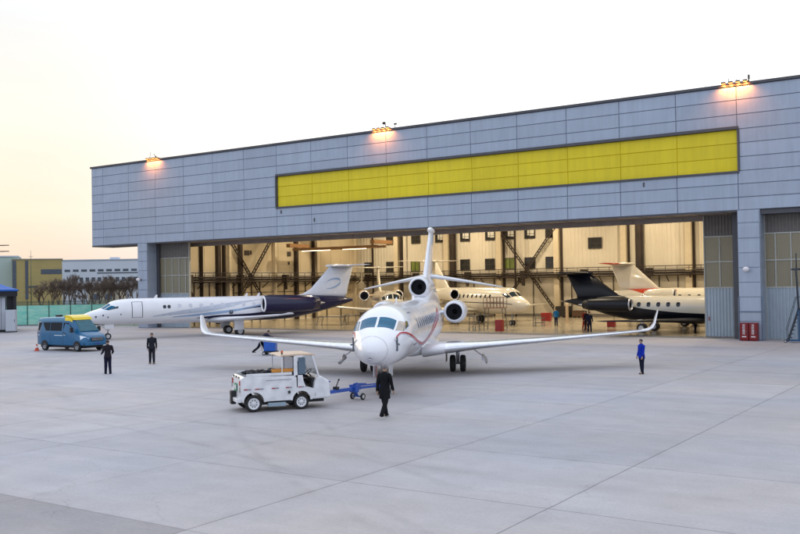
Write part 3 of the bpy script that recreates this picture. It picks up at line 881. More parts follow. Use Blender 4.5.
def gear(root, x, ys, top, r, w, nose=False, twin=True, tag_=''):
    nm = 'nose_gear' if nose else 'main_gear'
    mb = MB(); mb.tube((x, ys, r), (x + (.0 if nose else -.05), ys, top), r * .2, r * .26); mb.tube((x, ys, r), (x, ys, r + .5), r * .14, n=10)
    mb.tube((x, ys - w * 1.4, r), (x, ys + w * 1.4, r), r * .13)
    mb.beam((x - .1, ys, r + .55), (x - .75, ys, top), .06, .06); mb.beam((x, ys, r + .35), (x + .25, ys, r + .7), .05, .05); mb.beam((x + .25, ys, r + .7), (x, ys, r + 1.0 if top > r + 1.1 else top), .05, .05)
    g_ = mb.build(nm, M_strut, root)
    for k in ((-1, 1) if twin else (0,)):
        wheel('wheel', g_, x, ys + k * w * .95, r, r, w)
    return g_
def nacelle(root, name, x, y, z, r, L, m, mlip=None, fz=.60, tail=.62, cone=True, lipw=.10, fan=True, mcore=None, tilt=0):
    rt = r * tail
    mb = MB()
    prof = [(L * .995, rt * .93), (L, rt), (L * .86, r * (.55 + .45 * tail) * 1.02), (L * .6, r * .95), (L * .35, r * 1.02), (L * .18, r * 1.0), (L * .07, r * .95), (lipw, r * .90)]
    mb.lathe(prof, c=(x, y, z), n=32)
    n_ = mb.build(name, m, root)
    mb = MB()
    mb.lathe([(lipw, r * .90), (lipw * .45, r * .865), (.02, r * .81), (0, r * .76), (.03, r * .72), (.14, r * .69)], c=(x, y, z), n=32); mb.build('intake_lip', mlip or M_lip, n_)
    mb = MB(); mb.lathe([(.14, r * .69), (.35, r * .68), (.62, r * .70)], c=(x, y, z), n=32)
    mb.build('intake_duct', M_dark, n_)
    mb = MB(); mb.lathe([(L * .995, rt * .93), (L * .8, rt * .85), (L * .78, .01)], c=(x, y, z), n=24); mb.build('exhaust_nozzle', M_dark, n_)
    mb = MB(); mb.lathe([(.60, r * .70), (.60, .02)], c=(x, y, z), n=32, smooth=False)
    nb = 20
    for k in range(nb):
        a = 2 * PI * k / nb; da = .11
        p = lambda rr, aa, xx: Vector((x + xx, y + rr * math.cos(aa), z + rr * math.sin(aa)))
        mb.add([p(r * .16, a, .50), p(r * .67, a - .02, .50), p(r * .67, a + da, .56), p(r * .16, a + da * 2, .56)], [(0, 1, 2, 3)])
    mb.lathe([(.30, .005), (.36, r * .09), (.50, r * .19), (.58, r * .2)], c=(x, y, z), n=16)
    mb.build('fan', M_fan, n_, recalc=False)
    if cone:
        mb = MB(); mb.lathe([(L * .75, rt * .55), (L * 1.02, rt * .35), (L * 1.12, .02)], c=(x, y, z), n=16); mb.build('exhaust_cone', M_metal, n_)
    return n_
def fin_mesh(secs):
    """secs: (z, x_le, chord, thickness)"""
    rings = [airfoil((xl, 0, z), c, th, (0, 1, 0)) for (z, xl, c, th) in secs]
    mb = MB(); mb.loft(rings); return mb
def gear_door(root, pts, m, th=.03):
    mb = MB(); a = [Vector(p) for p in pts]; n = (a[1] - a[0]).cross(a[2] - a[0]).normalized() * th
    mb.loft([[p for p in a], [p + n for p in a]], smooth=False); return mb.build('gear_door', m, root)
def place(root, nose, direction):
    """put the nose tip over `nose` (x, y) with the tail towards `direction` (compass vector)"""
    root.location = (nose[0], nose[1], 0); root.rotation_euler.z = math.atan2(direction[1], direction[0])

# ------------------------------------------------------------------ white three-engined jet in the middle
def build_trijet():
    r = empty('business_jet', label='white three-engined jet with upturned wing tips, parked nose-on on the apron', cat='aircraft')
    F = Fus([(0, 1.93, .02, 1.95, 1.91), (.06, 1.93, .17, 2.09, 1.77), (.25, 1.93, .36, 2.27, 1.60), (.6, 1.96, .57, 2.47, 1.45), (1.1, 2.03, .79, 2.68, 1.33), (1.6, 2.13, .97, 2.86, 1.25),
             (2.1, 2.22, 1.08, 3.12, 1.20), (2.6, 2.30, 1.16, 3.39, 1.17), (3.2, 2.36, 1.21, 3.56, 1.15), (4.2, 2.38, 1.24, 3.63, 1.13), (6, 2.38, 1.25, 3.63, 1.12), (15, 2.38, 1.25, 3.63, 1.13),
             (17, 2.45, 1.16, 3.63, 1.32), (19, 2.62, .92, 3.60, 1.72), (21, 2.86, .60, 3.48, 2.30), (22.3, 3.0, .36, 3.32, 2.68), (22.9, 3.05, .2, 3.2, 2.9)])
    body = F.body('fuselage', M_white, r, 110, 52)
    # belly fairing at the wing root
    mb = MB(); rings = []
    for x, w, h in ((8.2, .3, .05), (8.9, .95, .20), (10, 1.32, .30), (12, 1.42, .34), (14, 1.30, .28), (15.2, .85, .15), (15.9, .25, .03)):
        rings.append([(x, w * math.cos(2 * PI * k / 20), 1.42 + (h + .18) * math.sin(2 * PI * k / 20)) for k in range(20)])
    mb.loft(rings); mb.build('belly_fairing', M_white, r)
    for x in (4.6, 8.8, 15.4, 17.6):
        for sd in (-1, 1): F.band([(x, 1, 150), (x + .02, 1, 150)], 1, 30, .003, sd).build('panel_joint', M_frame, r, recalc=False)
    # windscreen
    for sgn in (1, -1):
        p = F.patch([(1.42, 3.0 * sgn), (1.62, 43 * sgn), (2.28, 39 * sgn), (2.16, 2.6 * sgn)], 10, 10, .008); p.build('windscreen', M_cglass, r, recalc=False)
        p = F.patch([(1.66, 48 * sgn), (2.15, 67 * sgn), (2.72, 60 * sgn), (2.34, 43.5 * sgn)], 8, 8, .008); p.build('side_window', M_cglass if sgn == 1 else mat('cockpit_glass_warm', (.30, .24, .18), .1, vary=.4, coat=1), r, recalc=False)
        p = F.patch([(2.32, 68 * sgn), (2.85, 68 * sgn), (3.0, 60 * sgn), (2.80, 56 * sgn)], 6, 6, .008); p.build('side_window', M_cglass2, r, recalc=False)
    # cabin windows
    for sgn in (1, -1):
        for k in range(13):
            F.oval(5.2 + k * .68, 72 * sgn, .36, .48).build('cabin_window', mat('cabin_window_blue', (.28, .32, .41), .12, vary=.2), r, recalc=False)
    # door outline port side
    for pts in (((3.95, 45, 112), (4.0, 45, 112)), ((4.78, 45, 112), (4.83, 45, 112)), ((3.95, 45, 47), (4.83, 45, 47)), ((3.95, 110, 112), (4.83, 110, 112))):
        F.band(pts, 8, 4, .004).build('door_outline', M_line, r, recalc=False)
    # livery: a red arch behind the cockpit, thin red and grey lines sweeping up to the engines
    for sd in (-1, 1):
        for k, (m_, o, w) in enumerate(((M_cred, 0, 4.4), (M_silver, 5.4, 1.8))):
            F.band([(1.30, 66 + o, 67 + o), (1.5, 60 + o, 60 + w + o), (1.75, 60 + o, 60 + w + o), (2.08, 67 + o, 67 + w + o), (2.67, 81 + o, 81 + w + o), (3.66, 94 + o, 94 + w + o), (5.5, 107 + o, 107 + w * 1.2 + o), (7.6, 117 + o, 118 + w * 1.3 + o), (9.3, 105 + o, 105 + w * 2 + o), (10.7, 87 + o, 87 + w * 2.4 + o), (13, 66 + o, 66 + w * 2 + o), (15, 50 + o, 50 + w + o)], 110, 2, .005 + .001 * k, sd).build('livery_stripe', m_, r, recalc=False)
        F.band([(7.8, 123, 128), (8.8, 116, 126), (9.8, 103, 115), (11.4, 85, 97), (13.4, 69, 78), (14.6, 62, 63)], 60, 2, .006, sd).build('livery_stripe', M_cred, r, recalc=False)
    # probes and radome line
    for sgn in (1, -1):
        mb = MB(); q = F.p(1.25, 82 * sgn, 0); mb.tube(q, q + Vector((.02, .10 * sgn, -.02)), .025); mb.tube(q + Vector((.06, .10 * sgn, -.06)), q + Vector((-.12, .12 * sgn, -.0)), .018)
        mb.box(q.x - .03, q.x + .05, q.y + (.0 if sgn > 0 else -.05), q.y + (.05 if sgn > 0 else 0), q.z - .28, q.z + .26); mb.build('probe', M_line, r)
        F.band([(.62, 2, 178), (.635, 2, 178)], 1, 40, .003, sgn).build('radome_joint', M_frame, r, recalc=False)
    mb = MB(); q = F.p(.05, 180, 0); mb.ball((.14, 0, 1.64), .07, 1.3, 1, .5); mb.build('landing_light', M_metal, r)
    # wings: nearly flat, swept, then turned up
    secs = [(.9, 1.28, 8.6, 5.6, .13, 0), (1.9, 1.33, 9.5, 4.7, .12, 0), (3.8, 1.42, 10.7, 3.3, .11, 0), (7, 1.56, 12.45, 2.45, .105, 0), (10, 1.72, 14.0, 1.75, .10, 0), (11.6, 1.82, 14.85, 1.38, .10, 4)]
    tip = [(11.6, 1.82, 14.85, 1.38, .10, 4), (11.95, 1.86, 15.05, 1.3, .10, 18), (12.2, 1.97, 15.25, 1.2, .10, 42), (12.36, 2.18, 15.5, 1.02, .10, 66), (12.46, 2.48, 15.75, .80, .09, 74), (12.58, 2.80, 16.05, .52, .09, 75), (12.60, 2.86, 16.2, .27, .08, 75)]
    for sd in (1, -1):
        w_ = wing_mesh(secs, sd).build('wing', M_white, r)
        wing_mesh(tip, sd).build('winglet', M_white, w_)
        # bare metal leading edge
        rings = []
        for (y, z, xl, c, th, ct) in secs[1:]:
            full = airfoil((xl - .006, sd * y, z), c, th * 1.04, (0, -sd * math.sin(R(ct)), math.cos(R(ct))), n=9)
            rings.append(full[6:13])
        mb = MB(); mb.loft(rings, closed=False, cap=False); mb.build('leading_edge', M_boot, w_)
        # flap track fairings
        for y, x0, z0 in ((3.2, 13.5, 1.25), (6.2, 13.7, 1.38), (9.0, 14.6, 1.55)):
            mb = MB(); mb.lathe([(0, .01), (.4, .08), (1.1, .09), (1.7, .01)], c=(x0 - .6, sd * y, z0), n=10); mb.build('flap_fairing', M_white, w_)
        # aft engine and its stub
        n_ = nacelle(r, 'engine', 14.6, sd * 1.93, 2.93, .61, 3.7, M_white)
        mb = MB(); mb.loft([airfoil((15.2, sd * 1.0, 2.85), 2.4, .12), airfoil((15.4, sd * 1.5, 2.92), 2.1, .12)]); mb.build('pylon', M_white, r)
    # centre engine: intake on top of the tail, faired into the fuselage
    n_ = nacelle(r, 'centre_engine', 15.1, 0, 4.26, .59, 3.2, M_white, tail=.93, cone=False)
    mb = MB(); rings = []
    for x, w, zt, zb in ((14.9, .22, 3.70, 3.4), (15.75, .46, 3.80, 3.3), (16.3, .54, 4.38, 3.2), (17.8, .56, 4.78, 3.1), (19.2, .52, 4.68, 3.0), (20.6, .48, 4.25, 2.9), (21.8, .44, 3.85, 2.8), (22.8, .38, 3.6, 2.85), (23.1, .34, 3.5, 2.9)):
        zc = (zt + zb) / 2; rings.append([(x, w * math.sin(2 * PI * k / 24), zc + (zt - zb) / 2 * math.cos(2 * PI * k / 24)) for k in range(24)])
    mb.loft(rings); mb.build('tail_fairing', M_white, r)
    mb = MB(); mb.lathe([(0, .30), (.05, .27), (-.3, .24), (-.3, .02)], c=(23.11, 0, 3.2), n=20); mb.build('exhaust', M_dark, r)
    # fin with tailplane part way up, anhedral
    fin_mesh([(4.0, 17.0, 4.6, .10), (4.6, 17.7, 4.2, .10), (5.4, 18.6, 3.6, .095), (6.6, 19.9, 2.95, .09), (7.55, 20.95, 2.35, .085)]).build('fin', M_white, r)
    mb = MB(); mb.lathe([(0, .005), (.25, .13), (.7, .19), (1.5, .17), (2.6, .08), (3.1, .01)], c=(20.7, 0, 7.66), n=16); mb.build('fin_cap', M_white, r)
    for sd in (1, -1):
        w_ = wing_mesh([(.0, 4.88, 19.6, 2.9, .10, 0), (.4, 4.84, 19.8, 2.7, .10, -6), (2.4, 4.50, 21.0, 1.85, .09, -10), (4.25, 4.16, 22.1, 1.1, .09, -10)], sd).build('tailplane', M_white, r)
    mb = MB(); mb.lathe([(0, .01), (.5, .19), (1.5, .24), (2.6, .2), (3.6, .02)], c=(19.1, 0, 4.87), n=16); mb.build('tailplane_fairing', M_white, r)
    # landing gear
    g_ = gear(r, 3.1, 0, 1.5, .27, .20, nose=True)
    for sd in (1, -1):
        mb = MB(); mb.box(2.6, 3.5, sd * .32 - .015, sd * .32 + .015, .72, 1.25); mb.build('gear_door', M_white, r)
        mg = gear(r, 12.4, sd * 2.28, 1.45, .42, .27)
        # outer leg door on its arm and the inner door hanging beside the wheels
        mb = MB(); mb.beam((12.35, sd * 2.9, 1.25), (12.3, sd * 3.55, .78), .05, .05); mb.build('door_arm', M_strut, r)
        rings = []
        for x, z0, z1 in ((11.75, .55, .62), (11.95, .42, .80), (12.4, .38, .88), (12.75, .44, .82), (12.95, .58, .66)):
            rings.append([(x, sd * (3.62 + .10), z0), (x, sd * 3.52, z1), (x, sd * 3.56, z1 + .03), (x, sd * (3.66 + .10), z0)])
        mb = MB(); mb.loft(rings, smooth=False); mb.build('gear_door', M_white, r)
        mb = MB(); mb.box(12.0, 12.6, sd * 1.72 - .015, sd * 1.72 + .015, .52, 1.25); mb.build('gear_door', mat('door_inside_tan', (.25, .19, .15), .6), r)
    # red streamers under the nose
    mb = MB()
    for y in (-.12, .18): mb.beam((2.5, y, 1.18), (2.5, y + .02, .72), .06, .015)
    mb.build('safety_streamer', mat('streamer_red', (.5, .06, .03), .7), r)
    mb = MB(); mb.tube((7.0, 0, 3.62), (7.05, 0, 3.86), .05, .02); mb.build('aerial', M_white, r)
    mb = MB(); mb.tube((5.0, 0, 1.14), (5.05, 0, .9), .04, .02); mb.build('aerial', M_white, r)
    return r
tri = build_trijet()
A8 = R(8.2)
place(tri, (.58 - 12.4 * math.sin(A8), 46.9 - 12.4 * math.cos(A8)), (math.sin(A8), math.cos(A8)))

# ------------------------------------------------------------------ navy and white twin-jet on the left
def build_twin():
    r = empty('business_jet', label='white and navy jet with a high white tail, side-on at the left of the opening', cat='aircraft')
    F = Fus([(0, 2.00, .02, 2.02, 1.98), (.08, 2.0, .15, 2.12, 1.87), (.4, 2.02, .38, 2.32, 1.68), (1.0, 2.10, .66, 2.56, 1.50), (1.6, 2.2, .84, 2.74, 1.40), (2.0, 2.27, .93, 2.93, 1.36), (2.6, 2.36, 1.03, 3.32, 1.32),
             (3.1, 2.42, 1.08, 3.50, 1.30), (4.2, 2.46, 1.14, 3.62, 1.28), (5.5, 2.46, 1.14, 3.64, 1.27), (17, 2.46, 1.14, 3.64, 1.30), (19, 2.50, 1.08, 3.64, 1.36), (21, 2.62, .92, 3.62, 1.64), (23, 2.80, .68, 3.54, 2.06), (25, 2.96, .40, 3.38, 2.56), (26.2, 3.05, .1, 3.15, 2.95)])
    F.body('fuselage', M_white, r, 110, 48)
    for sgn in (1, -1):
        F.patch([(1.72, 4 * sgn), (1.95, 44 * sgn), (2.55, 40 * sgn), (2.45, 3 * sgn)], 8, 8, .008).build('windscreen', M_cglass, r, recalc=False)
        F.patch([(2.0, 50 * sgn), (2.35, 70 * sgn), (3.0, 62 * sgn), (2.62, 46 * sgn)], 8, 8, .008).build('side_window', M_cglass, r, recalc=False)
        F.patch([(2.42, 71 * sgn), (3.2, 71 * sgn), (3.2, 60 * sgn), (3.08, 60 * sgn)], 8, 8, .008).build('side_window', M_cglass2, r, recalc=False)
        for k in range(11):
            F.oval(8.6 + k * 1.0, 70 * sgn, .36, .42, .006).build('cabin_window', M_wglass if sgn > 0 else mat('cabin_window_blind', (.62, .64, .70), .2, vary=.1), r, recalc=False)
    for x in (7.25, 7.65): F.oval(x, -72, .3, .34, .008).build('cabin_window', M_wglass, r, recalc=False)
    # door outline
    for pts in (((4.35, 42, 118), (4.41, 42, 118)), ((5.25, 42, 118), (5.31, 42, 118)), ((4.35, 42, 44), (5.31, 42, 44)), ((4.35, 116.5, 118), (5.31, 116.5, 118))):
        F.band(pts, 8, 16, .006).build('door_outline', M_line, r, recalc=False)
    for x, a, w in ((1.3, -97, .16), (1.9, -95, .14), (2.3, -108, .12), (3.4, -100, .12), (13.4, -105, .4)):
        F.oval(x, a, w, w, .008).build('hatch', M_line, r, recalc=False)
    # livery
    for sd in (-1, 1):
        F.band([(6.2, 112, 116), (8, 96, 110), (10.5, 78, 102), (13, 62, 84), (15, 50, 60), (17.2, 40, 42)], 70, 5, .004, sd).build('livery_swoosh', M_silver, r, recalc=False)
        F.band([(8, 118, 122), (11, 104, 116), (14, 90, 100), (16.5, 70, 76), (18, 62, 64)], 70, 4, .005, sd).build('livery_swoosh', M_pblue, r, recalc=False)
        F.band([(10.2, 128, 130), (12, 118, 140), (14, 116, 176), (16, 110, 179), (18, 92, 179), (19.4, 40, 179), (20.6, 4, 179), (21.6, 0, 179), (26.15, 0, 179)], 90, 14, .006, sd).build('livery_navy', M_navy, r, recalc=False)
        F.band([(14.5, 92, 93), (16, 80, 86), (17.5, 68, 82), (19, 50, 76), (20.5, 34, 60)], 50, 4, .007, sd).build('livery_navy', M_navy, r, recalc=False)
        secs = [(.8, 1.48, 11.2, 4.9, .13, 0), (1.9, 1.55, 12.1, 4.0, .12, 2), (4.2, 1.72, 13.6, 2.6, .11, 3), (6.8, 1.90, 14.7, 1.9, .105, 3), (9.0, 2.05, 15.5, 1.30, .10, 3)]
        tip = [(9.0, 2.05, 15.5, 1.30, .10, 3), (9.2, 2.08, 15.65, 1.15, .10, 20), (9.32, 2.14, 15.9, .85, .10, 45), (9.38, 2.22, 16.2, .4, .09, 60)]
        w_ = wing_mesh(secs, sd).build('wing', M_white, r)
        wing_mesh(tip, sd).build('winglet', M_white, w_)
        nacelle(r, 'engine', 16.2, sd * 1.98, 2.85, .84, 5.6, M_navy, mlip=M_white, tail=.66)
        mb = MB(); mb.loft([airfoil((17.6, sd * .9, 3.0), 3.2, .12), airfoil((17.8, sd * 1.4, 3.0), 2.9, .12)]); mb.build('pylon', M_navy, r)
        mg = gear(r, 13.9, sd * 2.05, 1.55, .40, .26)
        mb = MB(); mb.box(13.3, 14.2, sd * 2.5 - .015, sd * 2.5 + .015, .55, 1.5); mb.build('gear_door', M_white, r)
        wing_mesh([(0, 6.42, 23.6, 2.5, .09, 0), (1.8, 6.46, 24.5, 1.8, .09, 0), (3.7, 6.50, 25.5, 1.1, .09, 0)], sd).build('tailplane', M_white, r)
    fin_mesh([(3.35, 19.2, 6.2, .05), (3.75, 20.9, 4.7, .08), (4.2, 21.7, 3.95, .09), (5.3, 22.75, 3.2, .09), (6.42, 23.75, 2.5, .085)]).build('fin', mat('fin_pearl', (.72, .74, .79), .25, vary=.03, coat=.4), r)
    mb = MB(); mb.lathe([(0, .01), (.3, .13), (1.5, .19), (2.8, .12), (3.3, .01)], c=(23.2, 0, 6.46), n=14); mb.build('fin_cap', M_white, r)
    # swirl emblem on the fin
    for sd in (-1, 1):
        mb = MB(); vs = []; n = 44
        for i in range(n + 1):
            t = i / n; a = -2.4 + t * 5.2; q = 1.0 - .35 * t
            cx, cz = 23.9, 4.75; px_ = cx + 1.05 * q * math.cos(a) * 1.05 + (cz - 4.75) ; pz = cz + .52 * q * math.sin(a) + .25 * q * math.cos(a)
            w = .10 * math.sin(PI * min(1, t * 1.05)) + .01
            vs += [(px_, sd * .17, pz - w), (px_, sd * .17, pz + w)]
        mb.add(vs, [(2 * i, 2 * i + 1, 2 * i + 3, 2 * i + 2) for i in range(n)]); mb.build('emblem', M_pblue, r, recalc=False)
    gear(r, 2.4, 0, 1.45, .28, .2, nose=True)
    mb = MB(); mb.box(2.1, 2.9, -.30, -.28, .95, 1.35); mb.build('gear_door', M_white, r)
    for x in (6.5, 15.0, 16.2): 
        mb = MB(); mb.prism([(x, 3.62), (x + .3, 3.62), (x + .32, 3.92), (x + .2, 3.92)], 'y', -.02, .02); mb.build('aerial', M_white, r)
    return r
twin = build_twin()
place(twin, (-27.6, 79.4), (.903, .43))
twin.scale = (.97, .97, .97)

# ------------------------------------------------------------------ jets inside the hangar
def build_hangar_jet(label, L=21.5, rad=1.25, zc=2.45, mf=None, mtail=None, mnac=None, finz=6.4, ttail=True, tail_half=3.4, fin_x=None, wing=None, engines=None, winlet=True, stripe=None, belly=None, windows=(10, .9), mtp=None, low_tail=None, gear_x=None, mwing=None, mtop=None, sweep=.55):
    r = empty('business_jet', label=label, cat='aircraft')
    s = L / 21.5
    zt, zb = zc + rad, zc - rad
    F = Fus([(0, zc - .4, .02, zc - .38, zc - .42), (.07, zc - .4, .17, zc - .24, zc - .55), (.4 * s, zc - .36, .42, zc - .02, zb + .45), (1.1 * s, zc - .25, .78, zc + .25, zb + .2), (1.7 * s, zc - .12, .95, zc + .46, zb + .1),
             (2.4 * s, zc - .05, 1.08, zc + .92, zb + .04), (3.1 * s, zc, rad * .97, zt - .06, zb), (4.4 * s, zc, rad, zt, zb - .02), (13.5 * s, zc, rad, zt, zb), (16 * s, zc + .12, rad * .86, zt, zb + .35), (18.5 * s, zc + .4, rad * .58, zt - .08, zb + 1.0), (20.5 * s, zc + .6, rad * .3, zt - .25, zb + 1.5), (L, zc + .7, .08, zt - .5, zb + 1.75)])
    F.body('fuselage', mf, r, 80, 36)
    for sgn in (1, -1):
        F.patch([(1.72 * s, 4 * sgn), (1.9 * s, 42 * sgn), (2.5 * s, 38 * sgn), (2.42 * s, 3 * sgn)], 6, 6, .01).build('windscreen', M_cglass2, r, recalc=False)
        F.patch([(1.95 * s, 48 * sgn), (2.3 * s, 68 * sgn), (3.0 * s, 60 * sgn), (2.6 * s, 44 * sgn)], 6, 6, .01).build('side_window', M_cglass2, r, recalc=False)
        for k in range(windows[0]):
            F.oval((windows[2] if len(windows) > 2 else 5.0 * s) + k * windows[1], 70 * sgn, .34, .42, .01).build('cabin_window', M_wglass, r, recalc=False)
        if belly: F.band([(b[0], b[1], 179) for b in belly[1]], 60, 10, .008, sgn).build('livery_belly', belly[0], r, recalc=False)
        if mtop: F.band(mtop[1], 60, 8, .007, sgn).build('livery_tail', mtop[0], r, recalc=False)
        if stripe:
            for m_, pts in stripe: F.band(pts, 60, 2, .009, sgn).build('livery_stripe', m_, r, recalc=False)
    half, wz0, wz1, wx = wing
    secs = [(.8, wz0, wx, 4.6, .12, 0), (2.2, wz0 + .06, wx + 1.1, 3.4, .11, 2), (half * .6, wz0 + (wz1 - wz0) * .6, wx + half * sweep * .62, 2.1, .10, 3), (half, wz1, wx + half * sweep, 1.2, .09, 3)]
    tip = [(half, wz1, wx + half * sweep, 1.2, .09, 3), (half + .2, wz1 + .08, wx + half * sweep + .2, 1.05, .09, 40), (half + .35, wz1 + .7, wx + half * sweep + .6, .6, .09, 72), (half + .4, wz1 + 1.0, wx + half * sweep + .9, .35, .09, 75)]
    for sd in (1, -1):
        w_ = wing_mesh(secs, sd).build('wing', mwing or mf, r)
        if winlet: wing_mesh(tip, sd).build('winglet', mwing or mf, w_)
        ex, ey, ez, er, el = engines
        nacelle(r, 'engine', ex, sd * ey, ez, er, el, mnac or mf)
        mb = MB(); mb.loft([airfoil((ex + .8, sd * rad * .6, ez), el * .6, .12), airfoil((ex + .9, sd * (ey - er * .8), ez), el * .55, .12)]); mb.build('pylon', mnac or mf, r)
        gear(r, gear_x, sd * 1.6, wz0 + .1, .38, .24)
        tz = finz if ttail else low_tail[0]
        tx = fin_x[1] if ttail else low_tail[1]
        wing_mesh([(0, tz, tx, 2.2, .09, 0), (tail_half, tz + .08, tx + 1.4, 1.1, .09, 0)], sd).build('tailplane', mtp or mtail or mf, r)
    gear(r, 2.9 * s, 0, zb + .2, .26, .18, nose=True)
    f0, f1 = fin_x
    fin_mesh([(zt - .35, f0 - 1.5, 5.4, .05), (zt + .1, f0, 3.9, .09), (finz, f1, 2.3, .085)]).build('fin', mtail or mf, r)
    if ttail:
        mb = MB(); mb.lathe([(0, .01), (.3, .13), (1.3, .17), (2.5, .1), (2.9, .01)], c=(f1 - .3, 0, finz + .02), n=12); mb.build('fin_cap', mtp or mtail or mf, r)
    return r, F
# cream jet facing the camera, left of centre
jd, _ = build_hangar_jet('cream jet with a tan flank deep in the hangar, facing straight out at the camera', 20.5, 1.25, 2.45, M_cream_p, None, M_cream_d, 6.35, True, 3.1, (15.2, 17.4), (9.3, 1.6, 2.25, 8.2), (14.2, 1.95, 3.1, .66, 3.6), False, gear_x=11.2,
                         mtop=(M_cream_d, [(3.6, 18, 120), (6, 8, 150), (14, 4, 150)]))
place(jd, (-.55, 91.5), (-.115, .993))
# cream jet with a red-lettered side, right of centre
jc, Fc = build_hangar_jet('cream jet with a dark cheatline, nose to the right beside the red bin inside', 22.5, 1.38, 2.5, M_cream_p, None, None, 7.0, True, 3.9, (16.2, 19.2), (10.6, 1.5, 1.85, 8.0), (11.4, 1.95, 3.15, .70, 5.0), False, gear_x=12.0, sweep=.36,
                          stripe=[(M_black, [(1.6, 98, 101), (5, 98, 101), (10, 96, 99), (14, 90, 96), (18, 80, 84)])])
place(jc, (12.7, 91.5), (-.44, .90))
M_org = mat('lettering_orange_red', (.42, .12, .05), .5, vary=.1)
# dark-tailed white jet at the right, nose hidden behind the door leaf
ja, Fa = build_hangar_jet('white jet with black tail and belly, its nose hidden by the right door leaf', 20.0, 1.08, 1.98, M_cream_p, M_black, M_black, 5.1, True, 2.4, (14.6, 17.2), (9.6, 1.0, 1.3, 6.4), (12.9, 1.6, 2.36, .60, 4.3), False, gear_x=12.0, mwing=M_black,
                          belly=(M_black, [(2.5, 175), (4, 128), (6, 114), (9, 106), (11, 96), (13, 80), (14.0, 60), (15.2, 20), (19.8, 5)]), windows=(6, .84, 9.1), mtop=(M_black, [(13.6, 30, 120), (14.6, 4, 150), (19.9, 2, 170)]))
_q = W(-34.6, 12.8)
_tail = W(-34.45, 9.0)
place(ja, (_tail + E_ * 19.7)[:2], (-E_.x, -E_.y))
for k in range(1):
    Fa.band([(7.3, 84, 88), (8.4, 84, 88)], 4, 2, .012).build('lettering', M_cred, ja, recalc=False)
    Fa.band([(7.3, 76, 79), (7.7, 76, 79)], 4, 2, .012).build('lettering', M_cred, ja, recalc=False)
# cream jet behind it with the red fin tip
jb, Fb = build_hangar_jet('pale cream jet with a red-tipped tail behind the black-tailed jet', 21.0, 1.22, 2.38, M_cream_p, None, None, 6.0, True, 2.8, (15.4, 17.9), (9.4, 1.3, 1.8, 9.0), (13.2, 1.8, 3.0, .60, 2.9), False, gear_x=12.4,
                          mtop=(mat('tail_red', (.50, .05, .02), .35), [(13.4, 30, 40), (14.6, 14, 62), (16.4, 6, 60), (18.6, 4, 12)]))
_tb = W(-34.9, 20.0)
place(jb, (_tb + E_ * 20.8)[:2], (-E_.x, -E_.y))

# red outer ends on that jet's tailplane
for sd in (1, -1):
    _w = [c for c in jb.children if c.name.startswith('tailplane')][0 if sd == 1 else 1]
    wing_mesh([(1.5, 6.04, 17.9 + .75, 1.66, .11, 0), (2.82, 6.085, 17.9 + 1.39, 1.13, .11, 0)], sd).build('tip_paint', MATS['tail_red'], _w)

# ------------------------------------------------------------------ people
M_skin = mat('skin', (.42, .26, .18), .55, vary=.06, scale=8)
M_hair = mat('hair_black', (.015, .013, .012), .6, vary=.2, scale=20)
M_hairg = mat('hair_grey', (.14, .13, .13), .6, vary=.3, scale=20)
M_shoe = mat('shoe_black', (.010, .010, .010), .5, spec=.2)
M_sole = mat('eye_dark', (.02, .015, .012), .3)
def skinmesh(name, verts, edges, radii, root_i, m, parent, sub=1, smooth=True):
    me = bpy.data.meshes.new(name + '_cage'); me.from_pydata([tuple(v) for v in verts], edges, [])
    o = bpy.data.objects.new(name + '_cage', me); COL.objects.link(o)
    md = o.modifiers.new('skin', 'SKIN'); md.use_smooth_shade = smooth
    sv = me.skin_vertices[0].data
    for i, r_ in enumerate(radii):
        sv[i].radius = (r_, r_) if not isinstance(r_, tuple) else r_
        sv[i].use_root = (i == root_i)
    sd = o.modifiers.new('sub', 'SUBSURF'); sd.levels = sub; sd.render_levels = sub
    dg = bpy.context.evaluated_depsgraph_get()
    nm = bpy.data.meshes.new_from_object(o.evaluated_get(dg))
    bpy.data.objects.remove(o)
    nm.materials.clear(); nm.materials.append(m)
    q = bpy.data.objects.new(name, nm); COL.objects.link(q); q.parent = parent
    return q
